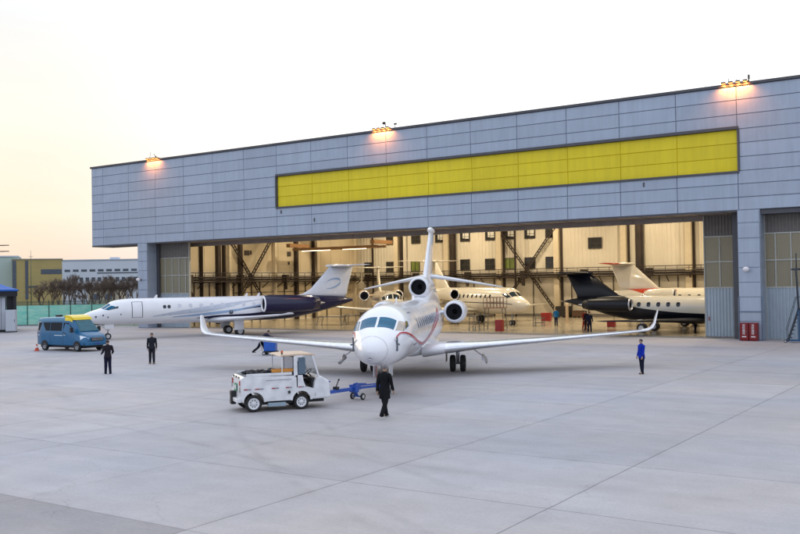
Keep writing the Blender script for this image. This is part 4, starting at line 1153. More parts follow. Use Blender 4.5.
def person(loc, face, label, top=(.02, .02, .024), bottom=(.015, .015, .02), hair=None, legs=(0, 0), arms=((8, 10), (8, 10)), armx=(0, 0), lean=0, head=(0, 0), H=1.74, coat=0., turn=0, name='m', hi=0, group=None, sit=False, seat=0.):
    """face: compass vector the person looks along. legs: swing forward (deg) left, right. arms: (out, elbow bend); armx: arm swing forward"""
    root = empty('person', (loc[0], loc[1], loc[2] if len(loc) > 2 else 0), math.atan2(face[1], face[0]) - PI / 2, label, 'person', group)
    k = H / 1.74
    root.scale = (k, k, k)
    ln = R(lean)
    hipz = .92 if not sit else seat
    def tors(x, y, z):                        # leans forward about the hips
        dz = z - .92; return Vector((x, y + dz * math.sin(ln), hipz + dz * math.cos(ln)))
    V = []; Eg = []; Rr = []
    def add(p, r_, link=None):
        V.append(Vector(p)); Rr.append(r_)
        if link is not None: Eg.append((link, len(V) - 1))
        return len(V) - 1
    pel = add(tors(0, 0, .94), .115)
    sp = add(tors(0, 0, 1.12), .105, pel); ch = add(tors(0, .005, 1.32), .125, sp); ub = add(tors(0, -.005, 1.43), .085, ch)
    nk = add(tors(0, .005, 1.50), .050, ub); hb = add(tors(0, .02 + head[0] * .3, 1.565), .062, nk)
    hm = add(tors(head[1] * .3, .03 + head[0] * .7, 1.635), .088, hb); ht = add(tors(head[1] * .5, .022 + head[0], 1.70), .070, hm)
    nose = add(tors(head[1] * .3, .135 + head[0] * .8, 1.625), .010, hm)
    ears = [add(tors(sx * .092 + head[1] * .3, .02 + head[0] * .7, 1.63), .012, hm) for sx in (-1, 1)]
    legj = []
    for i, sx in enumerate((-1, 1)):
        sw = R(legs[i]); hx = sx * .088
        hip = add(Vector((hx, 0, hipz - .02)), .088, pel)
        if sit:
            kn = add(Vector((hx * 1.3, .43, hipz + .02)), .062, hip); an = add(Vector((hx * 1.3, .50, hipz - .38)), .042, kn); toe = add(Vector((hx * 1.4, .66, hipz - .42)), .034, an)
        else:
            bend = max(0, -sw) * .9 + .03
            kp = Vector((hx * 1.05, .43 * math.sin(sw), hipz - .02 - .43 * math.cos(sw)))
            ap_ = kp + Vector((hx * .1, .42 * math.sin(sw - bend), -.42 * math.cos(sw - bend)))
            ap_.z = max(ap_.z, .075)
            kn = add(kp, .060, hip); an = add(ap_, .040, kn); toe = add(ap_ + Vector((sx * .02, .15, -.045)), .032, an)
        legj.append((hip, kn, an, toe))
    armj = []
    for i, sx in enumerate((-1, 1)):
        out, eb = arms[i]; fw = R(armx[i])
        sh = add(tors(sx * .185, -.005, 1.415), .056, ub)
        a0 = R(out)
        d1 = Vector((sx * math.sin(a0), math.sin(fw) * math.cos(a0), -math.cos(fw) * math.cos(a0)))
        el_ = V[sh] + d1 * .285
        f2 = fw + R(eb)
        d2 = Vector((sx * math.sin(a0 * .3), math.sin(f2), -math.cos(f2))).normalized()
        wr = el_ + d2 * .25
        e_i = add(el_, .040, sh); w_i = add(wr, .027, e_i)
        pm = add(wr + d2 * .055, (.036, .020), w_i); kn_ = add(wr + d2 * .095, (.038, .016), pm)
        cross = d2.cross(Vector((sx, 0, 0))); cross = cross.normalized() if cross.length > .1 else Vector((0, 1, 0))
        inw = Vector((-sx, 0, 0))
        for q, (off, ln_) in enumerate(((-.030, .068), (-.010, .078), (.010, .074), (.030, .058))):
            b0 = V[kn_] + cross * off
            f0 = add(b0 + d2 * .012, .0085, kn_); f1 = add(b0 + d2 * ln_ * .55 + inw * .008, .008, f0); add(b0 + d2 * ln_ * .9 + inw * (.028 + .004 * q), .0068, f1)
        t0 = add(V[pm] - cross * .040 + d2 * .0, .010, pm); add(V[pm] - cross * .052 + d2 * .045 + inw * .012, .0085, t0)
        armj.append((sh, e_i, w_i))
    skinmesh('body', V, Eg, Rr, pel, M_skin, root)
    mt_ = mat('cloth_%02d%02d%02d' % tuple(int(c * 99) for c in top), top, .85, vary=.25, scale=6, bump=.6, spec=.12)
    mb_ = mat('cloth_%02d%02d%02d' % tuple(int(c * 99) for c in bottom), bottom, .85, vary=.25, scale=6, bump=.6, spec=.12)
    # jacket: a shell round the torso with sleeves; trousers round the legs
    P = lambda i: V[i]
    def ell(c, u, w, a, b, n=16, pw=.85):
        out = []
        for k in range(n):
            t = 2 * PI * k / n; cx, sy = math.cos(t), math.sin(t)
            out.append(c + u * (a * math.copysign(abs(cx) ** pw, cx)) + w * (b * math.copysign(abs(sy) ** pw, sy)))
        return out
    X_ = Vector((1, 0, 0)); F_ = Vector((0, math.cos(ln), -math.sin(ln)))
    hem = .86 - coat
    prof_ = [(hem, .200, .158), (hem + .04, .200, .158), (.93, .190, .150), (1.06, .166, .132), (1.18, .168, .130), (1.30, .188, .138), (1.38, .206, .130), (1.435, .214, .112), (1.468, .180, .095), (1.492, .115, .080), (1.505, .072, .068), (1.535, .064, .064)]
    mb = MB(); mb.loft([ell(tors(0, .0, z) if z > .9 else tors(0, 0, .92) + Vector((0, 0, z - .92)), X_, F_, a * .93, b * .95) for z, a, b in prof_]); mb.build('jacket', mt_, root)
    def limb(pts, rads, nm, m_):
        rings = []
        for i, p_ in enumerate(pts):
            d = (pts[min(i + 1, len(pts) - 1)] - pts[max(i - 1, 0)]).normalized()
            u = d.orthogonal() if abs(d.x) > .95 else (X_ - d * d.x); u.normalize(); w = d.cross(u)
            rings.append([p_ + (u * math.cos(2 * PI * k / 12) + w * math.sin(2 * PI * k / 12)) * rads[i] * (1 + .05 * math.sin(k * 3 + i * 2)) for k in range(12)])
        mb = MB(); mb.loft(rings); return mb.build(nm, m_, root)
    for sh, e_i, w_i in armj:
        a_, b_, c_ = P(sh), P(e_i), P(w_i)
        inn = (a_ - P(ub)).normalized()
        limb([a_ - inn * .04 + Vector((0, 0, .015)), a_ + Vector((0, 0, -.01)), a_.lerp(b_, .35), a_.lerp(b_, .8), b_ + (b_ - a_) * .02, b_.lerp(c_, .3), b_.lerp(c_, .75), b_.lerp(c_, .98)], [.070, .078, .072, .058, .055, .053, .047, .043], 'sleeve', mt_)
    for hip, kn, an, toe in legj:
        a_, b_, c_ = P(hip), P(kn), P(an)
        limb([a_ + Vector((-.01 if a_.x > 0 else .01, 0, .09)), a_ + Vector((0, 0, -.02)), a_.lerp(b_, .4), a_.lerp(b_, .85), b_.lerp(c_, .1), b_.lerp(c_, .5), b_.lerp(c_, .9), c_ + (c_ - b_).normalized() * .055], [.098, .104, .096, .082, .078, .072, .066, .068], 'trouser_leg', mb_)
    for hip, kn, an, toe in legj:
        a = P(an); mb = MB(); rings = []
        dr = Vector((0, 1, 0))
        for t, w, h in ((-.075, .028, .05), (-.05, .04, .075), (.02, .043, .085), (.09, .046, .055), (.15, .040, .042), (.185, .018, .028)):
            c = Vector((a.x, a.y + t, a.z - .072)); rings.append([c + Vector((w * math.cos(2 * PI * j / 10), 0, h * (.5 + .5 * math.sin(2 * PI * j / 10)))) for j in range(10)])
        mb.loft(rings); mb.build('shoe', M_shoe, root)
    # hair: a cap over the back and top of the head
    c = P(hm) + Vector((0, -.004, .024)); mb = MB(); rings = []
    for i in range(8):
        ring = []
        for j in range(16):
            t = 2 * PI * j / 16; fr_ = max(0, math.sin(t)); sd_ = abs(math.cos(t))
            p_ = PI * (.64 - .30 * fr_ - .06 * sd_) * i / 7
            ring.append(c + Vector((.093 * math.sin(p_) * math.cos(t) * (1 + .03 * math.sin(5 * t)), .102 * math.sin(p_) * math.sin(t) * (1 + .03 * math.cos(4 * t)), .096 * math.cos(p_))))
        rings.append(ring)
    mb.loft(rings, cap=False); mb.build('hair', hair or M_hair, root)
    hmv = P(hm)
    for sx in (-1, 1):
        mb = MB(); mb.ball(hmv + Vector((sx * .032, .078, .012)), .010, 1.2, .6, .7, 8, 5); mb.build('eye', M_sole, root)
    mb = MB(); mb.ball(hmv + Vector((0, .076, -.045)), .018, 1.2, .35, .28, 8, 5); mb.build('mouth', mat('lips', (.30, .12, .10), .5), root)
    return root
BLK = (.018, .018, .022)
person((-.58, 30.93), (.45, .9), 'grey-haired man in a long black coat walking in front of the white jet', (.010, .010, .012), (.010, .010, .013), M_hairg, legs=(20, -20), arms=((9, 14), (9, 10)), armx=(-10, 12), coat=.22, H=1.76)
person((11.39, 43.89), (-.95, -.3), 'man in a bright blue jacket and dark trousers standing alone right of the white jet', (.008, .03, .36), (.012, .014, .03), legs=(3, -3), arms=((6, 12), (6, 12)), armx=(6, 6), coat=.06, H=1.64)
person((-14.58, 54.07), (.3, -.95), 'person in dark clothes standing under the nose section of the navy and white jet', (.02, .022, .03), (.02, .022, .03), legs=(6, -6), arms=((10, 8), (8, 14)), armx=(6, -4), H=1.80)
person((-15.32, 48.26), (-.5, .85), 'person in dark clothes with hands at the waist standing beside the blue van', (.022, .018, .024), (.018, .018, .022), legs=(4, -4), arms=((14, 80), (14, 80)), armx=(-12, -12), H=1.76)
person((-9.0, 59.5), (.92, .1), 'worker bending over the small blue cart beyond the white jet\'s left wing', (.022, .024, .05), (.012, .013, .02), legs=(22, -26), arms=((4, 10), (4, 12)), armx=(64, 60), lean=38, head=(.02, 0), H=1.74)
# people inside the hangar
_w = [(597, W(-31.1, 6.6), (.1, -1), 'person in black standing in the lit doorway below the black tail', BLK, BLK),
      (585, W(-32.6, 9.5), (-.4, .9), 'person in dark clothes beside the red-clad worker under the black tail', (.03, .02, .03), (.03, .02, .03)),
      (580.5, W(-33.2, 10.5), (.5, -.8), 'worker in red overalls standing under the black tail in the hangar', (.32, .03, .02), (.30, .03, .02)),
      (564.5, W(-38.5, 16.0), (.2, .95), 'worker in a blue padded jacket at the small trolley inside the hangar', (.015, .13, .33), (.03, .03, .05)),
      (676, W(-23.0, 9.8), (.8, .5), 'mechanic in dark clothes crouching under the belly of the black-tailed jet', (.02, .02, .03), (.02, .02, .03))]
for px_, p, fc, lab, tp, bt in _w:
    person((p.x, p.y, .004), fc, lab, tp, bt, legs=(7, -7), arms=((10, 20), (10, 25)), armx=(8, 4), H=1.72)

# ------------------------------------------------------------------ vehicles and ground equipment
M_vblue = mat('van_blue', (.006, .115, .25), .28, 0, vary=.04, coat=.35, rvary=.05)
M_vlight = mat('van_roof_pale_blue', (.08, .22, .33), .35, 0, vary=.04, coat=.2)
M_vyel = mat('van_yellow', (.80, .58, .01), .35, vary=.04, coat=.3)
M_vglass = mat('vehicle_glass', (.008, .012, .02), .12, 0, vary=.1, coat=0, spec=.12)
M_vgl2 = mat('windscreen_teal', (.012, .10, .14), .12, 0, vary=.2, coat=0, spec=.3)
M_plast = mat('black_plastic', (.02, .02, .022), .55)
M_chrome = mat('chrome', (.6, .62, .65), .15, 1)
M_head = mat('headlamp', (.75, .80, .85), .1, .2, coat=1)
M_hub = mat('hub_cap', (.35, .37, .40), .35, .6)
M_wpaint = mat('tractor_white', (.72, .72, .73), .38, 0, vary=.12, scale=3.5, coat=.3)
M_wline = mat('van_white_line', (.6, .7, .75), .4)
def vring(x, w0, w1, z0, z1, rt=.16, rb=.10):
    """rounded-box cross-section at station x: half width w0 at the bottom, w1 at the top"""
    pts = []
    def c(cy, cz, r_, a0, a1):
        for k in range(4):
            a = R(a0 + (a1 - a0) * k / 3); pts.append((x, cy + r_ * math.cos(a), cz + r_ * math.sin(a)))
    zm = z0 + (z1 - z0) * .5; wm = w0 + .01
    c(w1 - rt, z1 - rt, rt, 0, 90); c(-(w1 - rt), z1 - rt, rt, 90, 180)
    pts.append((x, -wm, zm)); c(-(w0 - rb), z0 + rb, rb, 180, 270); c(w0 - rb, z0 + rb, rb, 270, 360); pts.append((x, wm, zm))
    return pts
def road_wheel(parent, x, y, z, r, w, hub=None, rimr=.62, name='wheel'):
    mb = MB(); h = w / 2
    mb.lathe([(-h * .7, r * rimr), (-h, r * .74), (-h * .96, r * .93), (-h * .7, r), (h * .7, r), (h * .96, r * .93), (h, r * .74), (h * .7, r * rimr)], c=(x, y, z), ax=(0, 1, 0), n=26)
    t = mb.build(name, M_rub, parent)
    s_ = 1 if y > 0 else -1
    mb = MB(); mb.lathe([(s_ * h * .2, r * rimr), (s_ * h * .85, r * rimr * .98), (s_ * h * .55, r * rimr * .82), (s_ * h * .45, r * .26), (s_ * h * .75, r * .20), (s_ * h * .78, .0)], c=(x, y, z), ax=(0, 1, 0), n=22)
    for k in range(8):
        a = 2 * PI * k / 8; cx, cz = x + r * .42 * math.cos(a), z + r * .42 * math.sin(a)
        mb.tube((cx, y + s_ * h * .42, cz), (cx, y + s_ * h * .56, cz), r * .04, n=6)
    mb.build('rim', hub or M_hub, t)
    mb = MB()
    for k in range(8):
        a = 2 * PI * (k + .5) / 8; cx, cz = x + r * .40 * math.cos(a), z + r * .40 * math.sin(a)
        mb.tube((cx, y + s_ * h * .48, cz), (cx, y + s_ * h * .535, cz), r * .075, n=8)
    mb.build('rim_hole', M_plast, t)
    return t
# ---- blue van. x forward from the rear bumper, y left
van = empty('van', label='blue high-roof minibus with a yellow cab roof parked at the left of the apron', cat='van')
secs = [(0.0, .86, .78, .50, 2.20), (.06, .97, .86, .42, 2.33), (.6, 1.0, .88, .40, 2.38), (2.0, 1.0, .88, .40, 2.42), (3.2, 1.0, .88, .40, 2.43), (3.62, 1.0, .86, .40, 2.40), (3.95, 1.0, .80, .40, 2.28), (4.35, 1.0, .80, .40, 1.93), (4.75, 1.0, .82, .40, 1.50), (4.95, .99, .86, .40, 1.32), (5.35, .97, .86, .40, 1.20), (5.55, .93, .82, .42, 1.08), (5.66, .84, .74, .46, .92)]
rings = [vring(x, a, b, z0, z1, .10 if x > 4 else .17, .08) for x, a, b, z0, z1 in secs]
mb = MB(); mb.loft(rings)
body = mb.build('body', M_vblue, van)
def vtop(x):
    return float(np.interp(x, [q[0] for q in secs], [q[4] for q in secs]))
def vw(x, z):
    a = np.interp(x, [q[0] for q in secs], [q[1] for q in secs]) + .01; b = np.interp(x, [q[0] for q in secs], [q[2] for q in secs]); zt = vtop(x); zm = (.4 + zt) / 2
    return a if z < zm else a + (b - a) * (z - zm) / max(.01, (zt - .12 - zm))
def side_panel(pts, name, m, sd, off=.008, th=.012):
    mb = MB(); a = [Vector((x, sd * (vw(x, z) + off), z)) for x, z in pts]; b = [p + Vector((0, -sd * th, 0)) for p in a]
    mb.loft([a, b], smooth=False); return mb.build(name, m, van)
# pale roof band and yellow cab roof
rr = [[p for p in vring(x, a + .006, b + .008, z0, z1 + .008, .17 if x < 4 else .10, .08)] for x, a, b, z0, z1 in secs]
def roof_strip(i0, i1, name, m):
    mb = MB(); n = len(rr[0]); idx = list(range(0, 8))
    rings = [[(p[0], p[1] , p[2]) for p in [rr[i][j] for j in idx]] for i in range(i0, i1 + 1)]
    rings = [[(r_[0][0], r_[0][1] + .01, r_[0][2] - .16)] + r_ + [(r_[-1][0], r_[-1][1] - .01, r_[-1][2] - .16)] for r_ in rings]
    mb.loft(rings, closed=False, cap=False); return mb.build(name, m, van)
roof_strip(1, 4, 'roof', M_vlight); roof_strip(4, 6, 'cab_roof', M_vyel)
mb = MB(); mb.prism([(2.9, 2.44), (3.1, 2.56), (3.6, 2.54), (4.0, 2.40), (4.12, 2.22), (4.0, 2.24), (3.6, 2.38), (2.95, 2.42)], 'y', -.80, .80); mb.build('sign_box', M_vyel, van, bevel=.02)
mb = MB(); mb.box(1.2, 1.55, -.25, .15, 2.42, 2.56); mb.build('roof_hatch', M_plast, van, bevel=.03)
for sd in (1, -1):
    side_panel([(.16, 1.45), (.16, 2.02), (1.55, 2.05), (1.55, 1.45)], 'side_window', M_vglass, sd)
    side_panel([(1.62, 1.45), (1.62, 2.05), (2.95, 2.06), (2.95, 1.45)], 'side_window', M_vglass, sd)
    dw = side_panel([(3.12, 1.35), (3.12, 2.05), (3.62, 2.02), (4.32, 1.50), (4.36, 1.35)], 'door_window', M_vglass, sd)
    side_panel([(.1, 1.10), (.1, 1.15), (3.05, 1.15), (3.05, 1.10)], 'stripe', M_wline, sd, .006, .01)
    side_panel([(3.2, 1.14), (3.15, 1.19), (4.6, 1.17), (4.9, 1.06)], 'stripe', M_wline, sd, .006, .01)
    side_panel([(.02, .42), (.02, .56), (5.5, .56), (5.5, .42)], 'sill', M_plast, sd, .01, .02)
    for x in (1.58, 3.05, 4.22): side_panel([(x, .58), (x, 1.42), (x + .02, 1.42), (x + .02, .58)], 'door_joint', M_line, sd, .005, .008)
    side_panel([(3.2, 1.22), (3.2, 1.27), (3.42, 1.27), (3.42, 1.22)], 'door_handle', M_plast, sd, .02, .03)
    for x in (.95, 4.70):
        mb = MB(); n = 16
        a = [Vector((x + .40 * math.cos(PI * k / n), sd * (vw(x, .5) + .012), .36 + .40 * math.sin(PI * k / n))) for k in range(n + 1)]
        b = [p + Vector((0, -sd * .05, 0)) for p in a]
        mb.loft([a, b], smooth=False); mb.build('wheel_arch', M_plast, van)
        road_wheel(van, x, sd * .945, .34, .34, .21)
    mb = MB(); mb.beam((4.38, sd * .98, 1.42), (4.36, sd * 1.12, 1.46), .05, .05); mb.box(4.28, 4.44, sd * 1.2 - .10, sd * 1.2 + .10, 1.36, 1.72); mb.build('wing_mirror', M_plast, van, bevel=.02)
    mb = MB(); rings = []
    for t in range(6):
        u = t / 5; rings.append([(5.13 + .40 * u, sd * (.985 - .05 * u + .0), .80 + .10 * u), (5.13 + .40 * u, sd * (.955 - .07 * u), 1.10 - .06 * u)])
    a = [Vector((5.08, sd * 1.0, .84)), Vector((5.0, sd * .975, 1.14)), Vector((5.50, sd * .85, 1.06)), Vector((5.64, sd * .72, .96)), Vector((5.67, sd * .72, .80)), Vector((5.55, sd * .935, .78))]
    mb.loft([a, [p + Vector((-.12, -sd * .08, 0)) for p in a]], smooth=False); mb.build('headlight', M_head, van)
    mb = MB(); mb.box(-.02, .03, sd * .88 - .06, sd * .88 + .06, 1.0, 1.5); mb.build('tail_light', mat('tail_lamp_red', (.4, .02, .02), .2), van)
    mb = MB(); mb.tube((5.64, sd * .68, .58), (5.70, sd * .68, .58), .07, n=12); mb.build('fog_light', M_head, van)
# windscreen, grille, bumper, plate
mb = MB(); a = [Vector((4.02, .66, 2.24)), Vector((4.02, -.66, 2.24)), Vector((4.86, -.80, 1.42)), Vector((4.86, .80, 1.42))]
nn_ = Vector((.7, 0, .72)) * .03
mb.loft([[p + nn_ for p in a], [p - nn_ * .5 for p in a]], smooth=False); mb.build('windscreen', M_vgl2, van)
mb = MB(); mb.box(5.60, 5.70, -.52, .52, .74, .98)
g_ = mb.build('grille', M_plast, van, bevel=.02)
mb = MB()
for z in (.79, .86, .93): mb.box(5.70, 5.715, -.48, .48, z, z + .025)
mb.build('grille_bar', M_chrome, g_)
mb = MB(); mb.box(5.45, 5.74, -.90, .90, .42, .68); mb.build('bumper', M_vblue, van, bevel=.06)
mb = MB(); mb.box(5.742, 5.75, -.24, .24, .50, .62); mb.build('number_plate', mat('plate_blue', (.03, .08, .25), .4), van)
mb = MB(); mb.box(.2, 5.3, -.8, .8, .24, .44); mb.build('chassis', M_plast, van)
for sd in (1, -1):
    mb = MB(); mb.beam((4.25 , sd * .2, 2.02), (4.65, sd * .55, 1.64), .02, .02); 
_d = Vector((.845, -.535, 0))
van.scale = (.95, 1, 1)
_rw = Vector((-25.9, 67.4, 0))         # rear right wheel on the ground
van.rotation_euler.z = math.atan2(_d.y, _d.x)
_rt = Vector((_d.y, -_d.x, 0))
_o = _rw - _d * .95 - _rt * .95
van.location = (_o.x, _o.y, 0)

# ---- white tow tractor. x forward from the rear edge, y left; length 3.3 m
tr = empty('tow_tractor', label='small white airport tow tractor with an open cab and a beige canopy', cat='tractor')
HW = .78
mb = MB()
# body side profile with arches cut out
def arch(cx, r_, z0, n=10):
    return [(cx + r_ * math.cos(PI * k / n), z0 + r_ * math.sin(PI * k / n)) for k in range(n + 1)]
prof = [(0.10, .34), (.02, .50), (.0, 1.20), (.14, 1.27), (.60, 1.25), (1.90, 1.22), (2.02, 1.18), (2.05, .90), (2.18, .84), (2.42, .80), (2.55, .42), (2.36, .40)] 
prof = [(0.08, .36), (.0, .52), (.0, 1.18), (.12, 1.27), (1.95, 1.23), (2.02, 1.15), (2.03, .80), (2.45, .80)]
right = arch(2.20, .33, .34)           # front arch, from its front edge back
rear = arch(.46, .37, .34)
low = [(2.70, .72), (2.74, .48), (2.60, .34)] + right + [(1.75, .36), (.95, .36)] + rear
poly = prof + low
mb.prism(poly, 'y', -HW, HW)
tb_ = mb.build('body', M_wpaint, tr, bevel=.025)
# front cowl
mb = MB(); mb.prism([(2.62, .34), (2.70, .95), (2.78, 1.14), (2.95, 1.16), (3.24, .98), (3.30, .42), (3.20, .36)], 'y', -HW, HW); mb.build('front_cowl', M_wpaint, tr, bevel=.05)
mb = MB(); mb.box(2.5, 2.75, -HW + .03, HW - .03, .34, .46); mb.build('cab_floor', M_plast, tr)
# tray with rim
mb = MB(); mb.box(.12, 1.9, -HW + .06, HW - .06, 1.255, 1.285); mb.build('deck', mat('deck_grey', (.12, .13, .14), .6), tr)
for sd in (1, -1):
    mb = MB(); mb.box(.2, 1.85, sd * (HW - .02) - .02, sd * (HW - .02) + .02, 1.26, 1.36); mb.build('deck_rail', M_wpaint, tr, bevel=.01)
# cab: rear pillar panel, thin rear posts, slanted front posts, roof, glass
for sd in (1, -1):
    mb = MB(); mb.prism([(1.92, 1.2), (1.92, 1.92), (2.02, 1.94), (2.26, 1.94), (2.30, 1.90), (2.05, 1.86), (2.06, 1.25)], 'y', sd * HW - .025, sd * HW + .025); mb.build('cab_pillar', M_wpaint, tr, bevel=.01)
    mb = MB(); mb.beam((2.86, sd * (HW - .03), 1.14), (2.62, sd * (HW - .05), 1.95), .055, .06); mb.build('front_post', M_wpaint, tr)
    mb = MB(); mb.beam((1.50, sd * (HW - .05), 1.25), (1.50, sd * (HW - .05), 1.95), .035, .035); mb.build('rear_post', M_wpaint, tr)
    mb = MB(); mb.prism([(2.06, .78), (2.06, 1.24), (2.24, 1.24), (2.28, 1.0), (2.36, .82)], 'y', sd * (HW + .002) - .02, sd * (HW + .002) + .02); mb.build('lower_panel', M_wpaint, tr, bevel=.01)
    mb = MB(); mb.box(2.09, 2.36, sd * (HW - .03) - .008, sd * (HW - .03) + .008, 1.27, 1.86); mb.build('side_glass', mat('cab_glass_pale', (.10, .15, .20), .1, 0, vary=.1, coat=.4), tr)
mb = MB(); mb.prism([(1.42, 1.935), (1.48, 1.985), (2.0, 2.01), (2.6, 2.0), (2.72, 1.965), (2.72, 1.93)], 'y', -HW + .0, HW - .0); mb.build('canopy_roof', mat('canopy_beige', (.62, .47, .34), .5, vary=.08), tr, bevel=.02)
mb = MB(); mb.box(1.93, 1.95, -.62, .62, 1.28, 1.88); mb.build('rear_window', mat('rear_window_blue', (.05, .07, .12), .1, vary=.2, coat=1), tr)
mb = MB(); a = [Vector((2.85, .70, 1.18)), Vector((2.85, -.70, 1.18)), Vector((2.63, -.68, 1.90)), Vector((2.63, .68, 1.90))]
mb.loft([a, [p + Vector((.015, 0, .004)) for p in a]], smooth=False)
g = G('clear_screen'); g.b.inputs['Base Color'].default_value = (.8, .86, .9, 1); g.b.inputs['Transmission Weight'].default_value = .92; g.b.inputs['Roughness'].default_value = .05; g.b.inputs['IOR'].default_value = 1.1
g.l(g.rng(g.noise(g.tc.outputs['Object'], 3, 3), .3, .7, .03, .12), g.b.inputs['Roughness'])
mb.build('windscreen', g.m, tr)
mb = MB(); mb.box(2.05, 2.5, -.35, .35, .80, .95); mb.box(2.03, 2.15, -.35, .35, .95, 1.45); mb.build('seat', M_plast, tr, bevel=.04)
mb = MB(); mb.tube((2.95, 0, .9), (2.66, 0, 1.24), .02)
mb.lathe([(-.015, .17), (0, .185), (.015, .17), (0, .155), (-.015, .17)], c=(2.66, 0, 1.25), ax=(-.7, 0, .72), n=20); mb.build('steering_wheel', M_plast, tr)
mb = MB(); mb.box(2.62, 3.1, -.6, .6, .5, 1.1); mb.build('dashboard', M_plast, tr, bevel=.03)
mb = MB(); mb.tube((1.55, -.55, 1.97), (1.55, -.55, 2.06), .03, n=8); bc = mb.build('beacon_stem', M_plast, tr)
mb = MB(); mb.lathe([(0, .045), (.07, .04), (.09, 0)], c=(1.55, -.55, 2.05), ax=(0, 0, 1), n=12); mb.build('beacon', mat('beacon_amber', (.5, .10, .02), .2), bc)
for x in (.46, 2.20):
    for sd in (1, -1): road_wheel(tr, x, sd * (HW - .10), .30 if x < 1 else .27, .30 if x < 1 else .27, .20, M_wpaint, .70)
for sd in (1, -1):
    for x, w_, c_ in ((.10, .26, 0), (.50, .30, 1), (1.10, .26, 0), (1.62, .22, 1), (2.08, .2, 1)):
        mb = MB(); mb.box(x, x + w_ * .5, sd * (HW + .028) - .004, sd * (HW + .028) + .004, .80, .835); mb.build('reflector', mat('reflector_red', (.35, .03, .03), .3), tr)
        mb = MB(); mb.box(x + w_ * .5, x + w_, sd * (HW + .028) - .004, sd * (HW + .028) + .004, .80, .835); mb.build('reflector', mat('reflector_grey', (.25, .25, .28), .3), tr)
    mb = MB(); mb.box(.9, 1.85, sd * (HW + .027) - .003, sd * (HW + .027) + .003, 1.10, 1.112); mb.build('panel_joint', M_line, tr)
    mb = MB(); mb.box(1.70, 1.78, sd * (HW + .03) - .01, sd * (HW + .03) + .01, .60, .70); mb.build('latch', M_plast, tr)
    mb = MB(); mb.box(.98, 1.62, sd * (HW - .1) - .1, sd * (HW - .1) + .06, .16, .30); mb.build('footstep', mat('step_blue_grey', (.28, .36, .42), .5), tr, bevel=.015)
    mb = MB(); mb.box(3.305, 3.33, sd * .55 - .09, sd * .55 + .09, .66, .84); mb.build('headlight', M_head, tr, bevel=.01)
    mb = MB(); mb.box(-.03, .0, sd * .62 - .05, sd * .62 + .05, .95, 1.12); mb.build('tail_light', mat('tail_lamp_red', (.4, .02, .02), .2), tr)
# rear face: dashes of dark tape, green label, bumper, hitch
for y0, z0, y1, z1 in ((-.70, 1.20, -.45, 1.27), (-.3, 1.20, 0, 1.27), (.15, 1.2, .45, 1.27), (-.74, .72, -.66, .92), (.62, .8, .70, 1.0), (.60, 1.05, .68, 1.15)):
    mb = MB(); mb.box(-.033, -.028, y0, y1, z0, z1); mb.build('warning_tape', M_plast, tr)
mb = MB(); mb.box(-.035, -.028, -.18, .22, .72, 1.0); lb = mb.build('green_label', mat('label_green', (.02, .28, .14), .4), tr)
mb = MB(); mb.box(-.040, -.036, -.10, .02, .78, .94); mb.box(-.040, -.036, .06, .14, .80, .92); mb.build('lettering', M_wht, lb)
mb = MB(); mb.box(-.14, .05, -.72, .72, .36, .50); mb.build('rear_bumper', M_wpaint, tr, bevel=.02)
mb = MB(); mb.box(-.20, -.02, -.02, .26, .24, .72); mb.build('hitch', M_plast, tr, bevel=.02)
mb = MB(); mb.box(3.28, 3.42, -.16, .16, .34, .62); mb.build('front_hitch', mat('towbar_blue', (.015, .075, .38), .35, vary=.1, coat=.3), tr, bevel=.02)
mb = MB(); mb.box(.3, 3.1, -.55, .55, .22, .38); mb.build('chassis', M_plast, tr)
TH = R(21.5)
td = Vector((math.cos(TH), math.sin(TH), 0)); tp = Vector((math.sin(TH), -math.cos(TH), 0))     # forward, and its right
_rw = Vector((-5.24, 32.75, 0))
_o = _rw - td * .46 - tp * (HW - .0)
tr.location = (_o.x, _o.y, 0); tr.rotation_euler.z = TH
def on_tractor(x, y, z): return Vector((_o.x, _o.y, 0)) + td * x - tp * y + Vector((0, 0, z))
# heap of ropes and covers on the deck: top-level, it rests on the tractor
random.seed(3)
mb = MB()
pts = [(.28 + .06 * k + random.uniform(-.05, .05), random.uniform(-.45, .4), 1.32 + random.uniform(0, .10)) for k in range(24)]
mb.path(pts, .04, n=7)
for k in range(7): 
    cx = random.uniform(.35, 1.0); cy = random.uniform(-.45, .3); mb.lathe([(0, .12), (.04, .17), (.08, .12), (.04, .08), (0, .12)], c=(cx, cy, 1.31), ax=(random.uniform(-.2, .2), random.uniform(-.2, .2), 1), n=14)
o = mb.build('rope_heap', mat('rope_dark', (.03, .03, .035), .8, vary=.3, scale=15), None); o.location = tr.location; o.rotation_euler.z = TH
tag(o, 'heap of dark ropes and hoses on the rear deck of the white tractor', 'rope')
mb = MB()
for k in range(5):
    cx = 1.25 + .11 * k; mb.ball((cx, -.1 + .22 * math.sin(k * 2.1), 1.35), .12, 1, 1.3, .75)
o = mb.build('tool_bag', mat('bag_dark', (.05, .045, .045), .8, vary=.3, scale=8), None); o.location = tr.location; o.rotation_euler.z = TH
tag(o, 'lumpy dark bag behind the cab on the deck of the white tractor', 'bag')
mb = MB(); mb.box(1.18, 1.92, -.72, -.44, 1.37, 1.42); mb.box(1.18, 1.2, -.72, -.44, 1.42, 1.46); mb.box(1.9, 1.92, -.72, -.44, 1.42, 1.46); mb.box(1.18, 1.92, -.73, -.71, 1.42, 1.47); mb.box(1.18, 1.92, -.45, -.43, 1.42, 1.47)
o = mb.build('tray', mat('tray_orange', (.62, .26, .04), .5, vary=.1), None); o.location = tr.location; o.rotation_euler.z = TH
tag(o, 'orange tray on the side rail of the white tractor, just behind its cab', 'tray')
